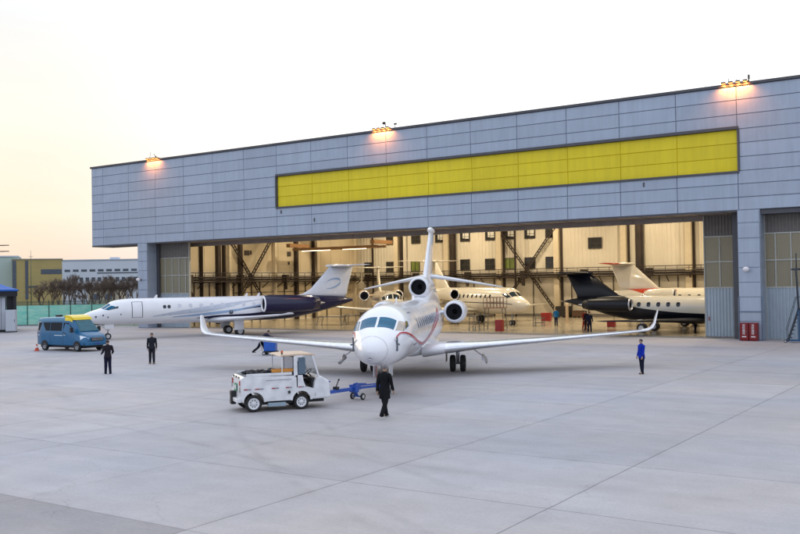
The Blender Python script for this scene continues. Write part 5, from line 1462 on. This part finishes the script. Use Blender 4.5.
# driver
_s = on_tractor(2.30, .22, 0)
person((_s.x, _s.y, 0), (td.x, td.y), 'driver in dark clothes sitting in the open cab of the white tractor', (.03, .035, .06), (.02, .022, .03), arms=((6, 40), (6, 40)), armx=(35, 35), sit=True, seat=.98, H=1.60, lean=4)

# ---- blue towbar between tractor and nose wheel
tbr = empty('towbar', label='blue aircraft towbar between the tractor and the nose wheel', cat='towbar')
M_tb = MATS['towbar_blue']
A = on_tractor(3.40, 0, .46); B = Vector((-.92, 37.05, .40))
L_ = (B - A).length
tbr.location = (A.x, A.y, 0); tbr.rotation_euler.z = math.atan2(B.y - A.y, B.x - A.x)
mb = MB(); mb.beam((0, 0, .46), (L_ * .62, 0, .44), .13, .13); mb.beam((L_ * .62, 0, .44), (L_, 0, .40), .09, .09); mb.build('tube', M_tb, tbr, bevel=.01)
mb = MB(); mb.lathe([(-.03, .10), (.03, .10), (.03, .06), (-.03, .06), (-.03, .10)], c=(-.06, 0, .46), ax=(0, 0, 1), n=16); mb.build('tow_eye', M_tb, tbr)
mb = MB(); mb.beam((L_ * .5, -.02, .55), (L_ * .95, -.02, .50), .05, .05); mb.beam((L_ * .52, 0, .62), (L_ * .72, 0, .56), .14, .06); mb.build('damper', M_tb, tbr)
mb = MB(); mb.box(L_ * .50 - .10, L_ * .50 + .12, -.16, .16, .30, .60); mb.beam((L_ * .5, 0, .45), (L_ * .56, 0, .14), .10, .08); mb.beam((L_ * .45, -.1, .62), (L_ * .6, .1, .62), .06, .06); mb.build('axle_bracket', M_tb, tbr, bevel=.015)
for y in (-.26, .26):
    wheel('wheel', tbr, L_ * .57, y, .13, .13, .08)
mb = MB(); mb.tube((L_ * .57, -.26, .13), (L_ * .57, .26, .13), .03); mb.build('axle', M_tb, tbr)
mb = MB(); mb.tube((L_ * .16, .05, .5), (L_ * .24, .08, .84), .022); mb.tube((L_ * .24, .08, .84), (L_ * .25, .08, .87), .035); mb.box(L_ * .14, L_ * .19, -.08, .1, .50, .62); mb.build('pump_handle', M_plast, tbr)
mb = MB(); mb.tube((L_ * .02, 0, .5), (L_ * .02, 0, .86), .022); mb.tube((L_ * .02, -.1, .86), (L_ * .02, .1, .86), .022); mb.build('lift_handle', M_tb, tbr)
mb = MB()
for y in (-.17, .17): mb.beam((L_ - .05, y, .40), (L_ + .22, y, .32), .05, .07)
mb.beam((L_ - .05, -.2, .40), (L_ - .05, .2, .40), .07, .07); mb.build('tow_head', M_tb, tbr)

# ---- blue cart with the bending worker
ct = empty('service_cart', (-8.42, 59.5, 0), R(-8), 'small blue wheeled cart standing beyond the white jet\'s left wing', 'cart')
M_cb = mat('cart_blue', (.012, .10, .46), .4, vary=.15, coat=.2)
mb = MB(); mb.box(-.36, .38, -.32, .32, .26, .92); mb.build('tank', M_cb, ct, bevel=.05)
mb = MB(); mb.box(-.4, .42, -.34, .34, .18, .26); mb.build('frame', M_plast, ct)
mb = MB(); mb.tube((-.46, -.3, .3), (-.62, -.3, 1.0), .02); mb.tube((-.46, .3, .3), (-.62, .3, 1.0), .02); mb.tube((-.62, -.3, 1.0), (-.62, .3, 1.0), .02); mb.build('push_handle', M_strut, ct)
mb = MB(); mb.box(.1, .4, -.2, .15, .88, 1.02); mb.box(-.3, 0, -.1, .2, .88, .96); mb.build('pump', mat('pump_pale', (.35, .5, .6), .4), ct, bevel=.02)
for x in (-.34, .38):
    for y in (-.33, .33): wheel('wheel', ct, x, y, .12, .12, .06)

# ---- traffic cone lying behind the van, and its rope
cn = empty('traffic_cone', (-26.4, 67.0, 0), R(20), 'orange-red traffic cone behind the rear wheel of the blue van', 'cone')
M_cone = mat('cone_red', (.55, .07, .03), .5, vary=.1)
mb = MB(); mb.box(-.2, .2, -.2, .2, 0, .035); mb.build('base', M_cone, cn, bevel=.015)
mb = MB(); mb.lathe([(.035, .15), (.5, .035), (.52, .03), (.52, 0)], ax=(0, 0, 1), n=18); mb.build('cone', M_cone, cn)
mb = MB(); mb.lathe([(.24, .105), (.36, .075)], ax=(0, 0, 1), n=18); mb.build('sleeve', mat('sleeve_white', (.7, .7, .7), .4), cn)

# ---- mobile stairs at the right edge
st = empty('access_stairs', W(-13.25, -1.1), -YAW + R(4), 'dark steel boarding ladder on wheels by the closed door at the right edge', 'ladder')
M_stl2 = mat('ladder_steel', (.05, .055, .065), .5, .5, vary=.2)
for y in (-.35, .35):
    mb = MB(); mb.beam((-.25, y, .15), (.45, y, 2.3), .06, .10); mb.build('stringer', M_stl2, st)
    mb = MB(); mb.beam((-.32, y, .9), (.30, y, 3.1), .035, .035); mb.beam((-.25, y, .2), (-.32, y, .95), .03, .03); mb.beam((.30, y, 3.1), (1.5, y, 3.2), .035, .035); mb.build('handrail', M_stl2, st)
    mb = MB(); mb.beam((1.4, y, .15), (1.4, y, 3.2), .06, .06); mb.beam((.45, y, .15), (.45, y, 2.3), .06, .06); mb.beam((.45, y, 2.3), (1.4, y, .4), .05, .05); mb.beam((-.42, y, .14), (1.5, y, .14), .07, .07); mb.build('frame', mat('ladder_blue', (.04, .10, .20), .5, .3, vary=.2), st)
for k in range(8):
    mb = MB(); mb.box(-.20 + .08 * k, .0 + .08 * k, -.34, .34, .32 + .26 * k, .35 + .26 * k); mb.build('tread', M_stl2, st)
mb = MB(); mb.box(.4, 1.5, -.38, .38, 2.3, 2.36); mb.build('platform', M_stl2, st)
mb = MB(); mb.beam((.42, .3, 2.3), (.30, .3, 5.0), .12, .12); mb.tube((.33, .3, 5.0), (.33, .3, 6.1), .04); mb.beam((.0, .3, 5.0), (.62, .3, 5.0), .10, .14); mb.build('mast', M_stl2, st)
for x in (-.38, 1.4):
    for y in (-.38, .38): wheel('wheel', st, x, y, .1, .10, .05)

# ---- things on the hangar floor
def bin_red(s, t, w, h, label, g_=None):
    c = empty('red_cabinet', W(s, t, .004), -YAW + R(5), label, 'cabinet', g_)
    mb = MB(); mb.box(-w / 2, w / 2, -.3, .3, .08, h); mb.build('body', M_red2, c, bevel=.02)
    mb = MB(); mb.box(-w / 2 + .05, w / 2 - .05, -.31, -.305, .14, h - .1)
    for k in range(4): mb.box(-w / 2 + .06, w / 2 - .06, -.325, -.311, .16 + k * (h - .3) / 4, .13 + (k + 1) * (h - .3) / 4)
    mb.build('drawer', M_red2, c)
    for x in (-w / 2 + .08, w / 2 - .08): wheel('wheel', c, x, -.22, .05, .05, .03)
    return c
M_red2 = mat('tool_cabinet_red', (.30, .025, .02), .45, vary=.1)
bin_red(-38.6, 4.3, .62, 1.10, 'bright red tool cabinet standing alone just inside the hangar threshold')
bin_red(-43.3, 24, 1.0, 1.0, 'red tool chest by the foot of the cross brace inside the hangar')
bin_red(-32.0, 14, .7, .7, 'red chest seen under the tail of the black-tailed jet')
# orange work platform at the side of the cream jet
def stand(s, t, w, h, label, m, rails=True):
    c = empty('work_platform', W(s, t, .004), -YAW + R(12), label, 'platform')
    for x in (-w / 2, w / 2):
        mb = MB()
        for y in (-.6, .6):
            mb.beam((x, y, .1), (x * .85, y, h), .05, .05)
        for k in range(5): mb.beam((x * (1 - .03 * k), -.6, .3 + k * h / 5), (x * (1 - .03 * k), .6, .3 + k * h / 5), .035, .035)
        mb.build('trestle', M_gst, c)
        for y in (-.6, .6): wheel('wheel', c, x, y, .07, .07, .04)
    mb = MB(); mb.box(-w / 2, w / 2, -.65, .65, h, h + .06); mb.build('deck', m, c)
    if rails:
        mb = MB()
        for k in range(7):
            x = -w / 2 + w * k / 6
            mb.beam((x, -.65, h), (x, -.65, h + 1.0), .04, .04); mb.beam((x, .65, h), (x, .65, h + 1.0), .04, .04)
        for z in (.55, 1.0):
            mb.beam((-w / 2, -.65, h + z), (w / 2, -.65, h + z), .045, .045); mb.beam((-w / 2, .65, h + z), (w / 2, .65, h + z), .045, .045)
        mb.build('guard_rail', m, c)
    return c
M_gst = mat('stand_grey', (.13, .12, .11), .5, .4)
stand(-41.2, 8.4, 1.9, 2.0, 'orange-railed work platform in front of the cream jet with the cheatline', mat('rail_orange', (.24, .11, .06), .5, vary=.1))
stand(-42.3, 6.3, .6, 1.3, 'narrow grey step ladder just left of the red tool cabinet', M_gst, False)
# low benches and trestles behind the tail of the navy and white jet
for i, (s, t, w, h, lab) in enumerate(((-62.8, 11, 3.0, .9, 'long low grey trestle under the tail of the navy and white jet'), (-60.5, 15, 2.0, 1.2, 'taller grey trestle behind the long low one, left of the tan jet'), (-64.5, 17, 1.6, .8, 'short grey trestle farthest left on the hangar floor'))):
    stand(s, t, w, h, lab, M_gst, False)
# trolley by the blue-jacketed worker
tl = empty('trolley', W(-40.0, 15.2, .004), -YAW, 'small pale trolley beside the worker in the blue jacket inside the hangar', 'trolley')
mb = MB(); mb.box(-.5, .5, -.3, .3, .30, .36); mb.box(-.5, .5, -.3, .3, .75, .80); mb.build('shelf', M_gst, tl)
for x in (-.47, .47):
    for y in (-.27, .27):
        mb = MB(); mb.beam((x, y, .1), (x, y, 1.0), .04, .04); mb.build('post', M_gst, tl); wheel('wheel', tl, x, y, .07, .07, .04)
mb = MB(); mb.lathe([(0, .16), (1.9, .16), (2.1, .1), (2.1, 0)], ax=(0, 0, 1), n=16)
o = mb.build('gas_cylinder', M_cream_d, None); o.location = W(-40.2, 22.5, .004); tag(o, 'tall tan gas cylinder standing left of the blue-jacketed worker', 'cylinder')
# boxes along the foot of the back wall
random.seed(11)
M_box = [mat('crate_brown', (.14, .08, .05), .7, vary=.15), mat('crate_dark', (.04, .035, .03), .7, vary=.2), mat('crate_grey', (.2, .19, .17), .6, vary=.1)]
spots = [(-75.5, 1.2, .9, 1, 'dark crate at the foot of the wall near the hangar\'s left inner corner'), (-71.0, 1.6, 1.2, 0, 'brown crate on the hangar floor left of the tan jet'), (-57.5, 2.0, 1.0, 2, 'grey crate at the back wall behind the cream jet'),
         (-46.5, 1.8, 1.3, 1, 'dark crate at the back wall right of the cream jet\'s nose'), (-44.6, 1.2, .8, 0, 'low brown crate beside the dark crate at the back wall'), (-36.0, 2.4, 1.5, 1, 'tall dark crate at the back wall above the workers\' heads'), (-33.9, 1.5, 1.0, 2, 'grey crate right of the tall dark crate at the back wall')]
for s, w, h, k, lab in spots:
    c = empty('crate', W(s, 35.8, .004), -YAW, lab, 'crate', 'crates along the back wall')
    mb = MB(); mb.box(-w / 2, w / 2, -.5, .5, .12, h); mb.build('box', M_box[k], c, bevel=.02)
    mb = MB(); mb.box(-w / 2, w / 2, -.5, .5, h + .004, h + .05); mb.build('lid', M_box[k], c, bevel=.01)
    mb = MB()
    for x in (-w / 2 + .1, 0, w / 2 - .1): mb.box(x - .06, x + .06, -.5, .5, 0, .115)
    mb.build('pallet', M_box[0], c)

# ------------------------------------------------------------------ beyond the apron
def img(x, y, Y):
    """world point at forward distance Y seen at photo pixel (x, y)"""
    r_ = _rr * ((x - 400) / 923.7) + _uu * (-(y - 267) / 923.7) + _f
    return Vector((0, 0, EYE)) + r_ * (Y / r_.y)
# ---- green mesh fence
g = G('green_netting'); obj = g.tc.outputs['Object']
mp = g.n('ShaderNodeMapping'); mp.inputs['Scale'].default_value = (.6, 1, 2.2); g.l(obj, mp.inputs[0])
g.l(g.mix(g.rng(g.noise(mp.outputs[0], 1.3, 5, .6), .35, .7, 0, 1), (.20, .64, .52), (.46, .78, .62)), g.b.inputs['Base Color'])
g.b.inputs['Roughness'].default_value = .6
bp = g.n('ShaderNodeBump'); bp.inputs['Strength'].default_value = .5; bp.inputs['Distance'].default_value = .05; g.l(g.noise(mp.outputs[0], 2, 3), bp.inputs['Height']); g.l(bp.outputs[0], g.b.inputs['Normal'])
M_net = g.m
M_post = mat('fence_post_green', (.03, .09, .07), .5)
fence = empty('fence', (-56, 112.3, 0), math.atan2(3.2, 24), 'long fence of turquoise-green panels with dark posts behind the van', 'fence')
PW = 2.55
for k in range(10):
    x = k * PW
    mb = MB(); mb.box(x + .05, x + PW - .05, -.02, .02, .12, 2.45); mb.build('panel', M_net, fence)
    mb = MB(); mb.box(x - .05, x + .05, -.05, .05, 0, 2.95); mb.beam((x, -.02, 2.9), (x, -.35, 3.15), .05, .05); mb.build('post', M_post, fence)
mb = MB()
for z in (2.5, 2.65, 2.8, 2.92): mb.box(0, PW * 10, -.025, .025, z - .03, z + .03)
mb.build('top_rail', M_post, fence)
mb = MB(); mb.box(0, PW * 10, -.12, .12, 0, .11); mb.build('plinth', mat('fence_plinth', (.16, .17, .16), .8), fence)

# ---- blue-roofed shelter at the left edge
sh = empty('shelter', (-45.5, 99.3, 0), R(22.4), 'shelter with a bright blue tent roof at the left edge of the apron', 'shelter')
M_tent = mat('tent_blue', (.006, .10, .42), .45, vary=.06, scale=1)
M_blk = mat('shelter_black', (.012, .013, .016), .6, vary=.2)
mb = MB(); h = 4.15; ap_ = (0, 0, 6.35)
c4 = [(-h, -h, 4.45), (h, -h, 4.45), (h, h, 4.45), (-h, h, 4.45)]
for i in range(4):
    a = Vector(c4[i]); b = Vector(c4[(i + 1) % 4]); t = Vector(ap_); n = 6
    rows_ = []
    for j in range(n + 1):
        u = j / n; sag = -.22 * math.sin(PI * u)
        rows_.append([a.lerp(t, u) + Vector((0, 0, sag)), b.lerp(t, u) + Vector((0, 0, sag))])
    for j in range(n): mb.add([rows_[j][0], rows_[j][1], rows_[j + 1][1], rows_[j + 1][0]], [(0, 1, 2, 3)])
mb.build('tent_roof', M_tent, sh)
mb = MB()
for y0, y1, x0, x1 in ((-h, -h + .06, -h, h), (h - .06, h, -h, h), (-h, h, -h, -h + .06), (-h, h, h - .06, h)): mb.box(x0, x1, y0, y1, 4.30, 4.47)
mb.build('valance', M_tent, sh)
mb = MB(); mb.box(-h + .1, h - .15, -h + .1, h - .1, 3.75, 4.29); mb.build('fascia', M_blk, sh)
for x in (-3.8, 3.75):
    for y in (-3.8, 3.8):
        mb = MB(); mb.box(x - .15, x + .15, y - .15, y + .15, 0, 3.8); mb.build('post', M_blk, sh)
mb = MB(); mb.box(2.95, 3.9, -3.4, 3.6, .2, 3.76); mb.build('side_panel', M_blk, sh)
mb = MB(); mb.box(-3.8, 3.9, -3.9, 3.8, 0, .18); mb.build('floor_plinth', M_blk, sh)
M_wb = mat('booth_white', (.50, .53, .58), .5, vary=.06, scale=.6)
bt_ = empty('booth', (-45.5, 99.3, .18), R(22.4), 'white cabin under the blue tent roof at the left edge', 'booth')
mb = MB(); mb.box(-3.2, 2.85, -3.5, 3.0, .06, 3.5); mb.build('wall', M_wb, bt_, bevel=.03)
mb = MB()
for x in (-2, -.5, 1.0, 2.4): mb.box(x, x + .04, -3.525, -3.502, .1, 3.45)
mb.build('panel_joint', M_line, bt_)
mb = MB(); mb.box(.9, 1.7, -3.53, -3.503, .1, 2.2); mb.build('door', mat('booth_door', (.38, .40, .44), .5), bt_)
wc = empty('white_cabinet', (-40.72, 96.6, .0), R(12), 'white box cabinet standing at the corner under the blue tent roof', 'cabinet')
mb = MB(); mb.box(-.50, .50, -.3, .5, .10, 2.35); mb.build('body', M_wb, wc, bevel=.03)
mb = MB(); mb.box(-.45, .45, -.33, -.303, .18, 2.28); mb.build('door', M_wb, wc, bevel=.01)
mb = MB(); mb.box(.36, .40, -.36, -.332, 1.1, 1.35); mb.build('handle', M_plast, wc)
mb = MB(); mb.box(-.52, .52, -.32, .53, 0, .10); mb.build('base', M_blk, wc)

# ---- far buildings
M_ylw = None
g = G('ochre_cladding'); obj = g.tc.outputs['Object']; sp = g.n('ShaderNodeSeparateXYZ'); g.l(obj, sp.inputs[0])
ln_ = g.rng(g.math('ABSOLUTE', g.math('SUBTRACT', g.math('FRACT', g.math('DIVIDE', sp.outputs['Z'], 1.2)), .5)), .46, .5, 1, .8)
g.l(g.scale((.42, .33, .125), g.math('MULTIPLY', ln_, g.rng(g.noise(obj, .3, 4), .3, .7, .92, 1.06))), g.b.inputs['Base Color']); g.b.inputs['Roughness'].default_value = .7
M_ylw = g.m
M_far = mat('far_wall_white', (.60, .65, .72), .7, vary=.05, scale=.1)
M_cyan = mat('far_wall_pale_green', (.46, .56, .52), .7, vary=.05, scale=.1)
M_fwin = mat('far_window', (.08, .10, .13), .3, vary=.2)
yb = empty('office_building', (-92.4, 220, 0), R(20.3), 'ochre flat-roofed building with a dark window band beyond the fence', 'building')
mb = MB(); mb.box(0, 11.2, 0, 18, 0, 11.5); mb.build('wall', M_ylw, yb)
mb = MB(); mb.box(-.15, 11.35, -.15, 18.15, 11.5, 11.75); mb.build('roof', mat('far_parapet', (.30, .28, .22), .7), yb)
mb = MB(); mb.box(6.4, 11.1, -.06, .02, 8.0, 9.2); mb.build('window', M_fwin, yb)
for x0, x1 in ((.05, .9), (2.9, 3.55)):
    mb = MB(); mb.box(x0, x1, -.10, .02, 2, 11.3); mb.build('window', M_fwin, yb)
mb = MB(); mb.box(3.6, 5.5, -.2, 0, 4.9, 5.2); mb.build('canopy', M_fwin, yb)
gb = empty('pale_building', (-112.3, 219.2, 0), R(20), 'pale green-white building at the far left edge beyond the shelter', 'building')
mb = MB(); mb.box(0, 20, 0, 16, 0, 12.4); mb.build('wall', M_cyan, gb)
mb = MB(); mb.box(-.2, 20.2, -.2, 16.2, 12.4, 12.7); mb.build('roof', M_far, gb)
mb = MB(); mb.box(2, 14, -.05, .02, 9.0, 9.8); mb.build('window', M_fwin, gb)
wb = empty('factory_building', (-104, 262, 0), R(1.0), 'long pale blue-white factory with rows of small windows beyond the trees', 'building')
mb = MB(); mb.box(0, 70, 0, 30, 0, 12.3); mb.build('wall', M_far, wb)
mb = MB(); mb.box(-.2, 70.2, -.2, 30.2, 12.3, 12.6); mb.build('roof', mat('far_roof', (.38, .44, .52), .6), wb)
mb = MB(); mb.box(18, 70, -.08, .02, 8.55, 8.85); mb.build('ledge', M_fwin, wb)
random.seed(5)
for k in range(13):
    x = 8.8 + k * 2.35
    mb = MB(); mb.box(x, x + 1.6, -.06, .02, 9.15, 9.8); mb.build('window', M_fwin, wb)
for k in range(16):
    x = 13 + k * 1.7
    mb = MB(); mb.box(x, x + 1.0, -.06, .02, 6.3, 7.5); mb.build('window', M_fwin, wb)
for x, h_ in ((29.5, 1.3), (21, .6), (34, .8)):
    mb = MB(); mb.box(x, x + 2.4, 2, 4, 12.6, 12.6 + h_); mb.build('roof_unit', M_far, wb)
lb_ = empty('low_building', (-57.5, 170, 0), 0, 'low beige hut among the bare trees beyond the fence', 'building')
mb = MB(); mb.box(0, 5.5, 0, 5, 0, 4.2); mb.build('wall', mat('hut_beige', (.42, .38, .28), .7), lb_)
mb = MB(); mb.box(-.3, 5.8, -.3, 5.3, 4.2, 4.5); mb.build('roof', mat('hut_roof', (.2, .19, .17), .7), lb_)
for x in (1.0, 3.2):
    mb = MB(); mb.box(x, x + 1.2, -.04, .02, 2.3, 3.4); mb.build('window', M_fwin, lb_)
mb = MB(); mb.tube((0, 0, 0), (0, 0, 13.6), .10, .03)
ms = empty('radio_mast', (-92.4 + 5.3, 218, 0), 0, 'thin radio mast standing in front of the ochre building', 'mast')
mb.build('pole', M_post, ms)
mb = MB(); mb.beam((-.5, 0, 12.2), (.5, 0, 12.2), .06, .06); mb.beam((-.3, 0, 11.9), (.3, 0, 11.9), .05, .05); mb.build('crossbar', M_post, ms)
# lit street lamp by the hut
q = img(84.5, 287.5, 165)
lp = empty('street_lamp', (q.x, q.y, 0), 0, 'lit white street lamp in front of the bare trees beyond the fence', 'lamp')
mb = MB(); mb.tube((0, 0, 0), (0, 0, q.z), .08, .05); mb.tube((0, 0, q.z), (.5, 0, q.z + .15), .04); mb.build('pole', M_post, lp)
mb = MB(); mb.box(.3, .8, -.12, .12, q.z + .04, q.z + .14); hd_ = mb.build('lamp_head', M_post, lp)
mb = MB(); mb.ball((.55, 0, q.z - .02), .17, 1.2, 1, .6); mb.build('lamp_glass', mat('street_lamp_glass', (1, .96, .88), .4, vary=0, emit=7), hd_)
# dark lamp arms reaching in at the left edge of the view
q = img(-9, 249, 110)
lm = empty('floodlight_mast', (q.x, q.y, 0), 0, 'dark mast at the extreme left edge with two short arms showing against the sky', 'mast')
mb = MB(); mb.tube((0, 0, 0), (0, 0, q.z + .9), .16, .10); mb.build('pole', M_fix, lm)
for dz in (.42, -.30):
    mb = MB(); mb.beam((0, 0, q.z + dz), (1.6, 0, q.z + dz - .02), .10, .10); mb.box(1.0, 2.1, -.2, .2, q.z + dz - .05, q.z + dz + .04); mb.build('arm', M_fix, lm)

# ---- bare trees
M_bark = mat('bark_brown', (.17, .13, .105), .9, vary=.2, scale=2)
M_bark2 = mat('bark_grey', (.17, .125, .095), .9, vary=.2, scale=2)
def bare_tree(label, m, hgt, spread, seed, dense=1.0):
    rnd = random.Random(seed)
    t = empty('bare_tree', (0, 0, 0), 0, label, 'tree', 'bare trees beyond the fence')
    tk = MB(); cr_ = MB()
    tk.tube((0, 0, 0), (.1, 0, hgt * .22), .17, .13, n=7)
    def grow(p, d, L, r_, lev):
        q = p + d * L
        (cr_ if lev > 0 else tk).tube(p, q, r_, r_ * .7, n=5 if lev < 2 else 3, cap=False)
        if lev >= 5: return
        n = rnd.choice((3, 3, 4)) if lev < 4 else int(4 * dense)
        for _ in range(n):
            a = rnd.uniform(0, 2 * PI); s_ = rnd.uniform(.35, .75) * spread
            nd = (d + Vector((math.cos(a) * s_, math.sin(a) * s_, rnd.uniform(-.1, .25)))).normalized()
            grow(p + d * L * rnd.uniform(.55, 1), nd, L * rnd.uniform(.62, .82), r_ * .6, lev + 1)
    for _ in range(3): grow(Vector((.1, 0, hgt * .21)), Vector((rnd.uniform(-.35, .35), rnd.uniform(-.35, .35), 1)).normalized(), hgt * .24, .11, 0)
    tk.build('trunk', m, t, recalc=False); cr_.build('crown', m, t, recalc=False)
    return t
protos = [bare_tree('', M_bark, 7.2, .8, 1, 1.5), bare_tree('', M_bark2, 6.6, 1.0, 4, 1.0), bare_tree('', M_bark, 8.0, .7, 9, 1.5)]
tl_ = [(41, 150, 1, .95, 'pale bare tree in front of the ochre building, left of its pair'), (52, 152, 1, 1.0, 'pale bare tree in front of the ochre building, right of its pair'),
       (64, 148, 0, .92, 'dark bare tree between the ochre building and the white factory'), (70, 152, 2, 1.02, 'tallest dark bare tree, left of the lit street lamp'), (75, 156, 0, .85, 'dark bare tree just left of the lit street lamp'),
       (94, 150, 0, .90, 'dark bare tree just right of the beige hut'), (100, 154, 2, .88, 'second dark bare tree right of the beige hut'), (107, 149, 0, .92, 'bushy dark bare tree in front of the factory windows'),
       (114, 156, 2, .9, 'dark bare tree left of the clump by the hangar pillar'), (121, 150, 0, .93, 'dark bare tree in the middle of the clump by the hangar pillar'), (146, 158, 0, .93, 'dark bare tree mostly hidden by the far hangar pillar'), (58, 158, 2, .85, 'bare tree at the right corner of the ochre building'), (88, 160, 0, .95, 'bare tree behind the lit street lamp'), (128, 154, 2, .90, 'dark bare tree in the clump nearer the hangar pillar'), (135, 150, 0, .95, 'dark bare tree that touches the edge of the far hangar pillar'),
       (83, 175, 0, .6, 'small bare tree behind the beige hut')]
used = set()
for i, (px_, Y, k, s_, lab) in enumerate(tl_):
    t = protos[k] if k not in used else copy_tree(protos[k]); used.add(k)
    q = img(px_, 290, Y); t.location = (q.x, q.y, 0); t.scale = (s_ * 1.05, s_, s_ * (1.0 + .05 * (i % 3))); t.rotation_euler.z = i * 1.7; t['label'] = lab
# low scrub along the fence foot
mb = MB(); rnd = random.Random(8)
for _ in range(2600):
    x = rnd.uniform(-75, -30); y = rnd.uniform(122, 140); h_ = rnd.uniform(.5, 2.3)
    a = rnd.uniform(0, 6.28); mb.add([(x, y, 0), (x + .05, y, 0), (x + math.cos(a) * .5, y + math.sin(a) * .5, h_)], [(0, 1, 2)])
o = mb.build('scrub', mat('scrub_green_brown', (.05, .06, .035), .9, vary=.3, scale=1), None, recalc=False)
tag(o, 'low dark scrub growing behind the green fence', 'scrub', None, 'stuff')
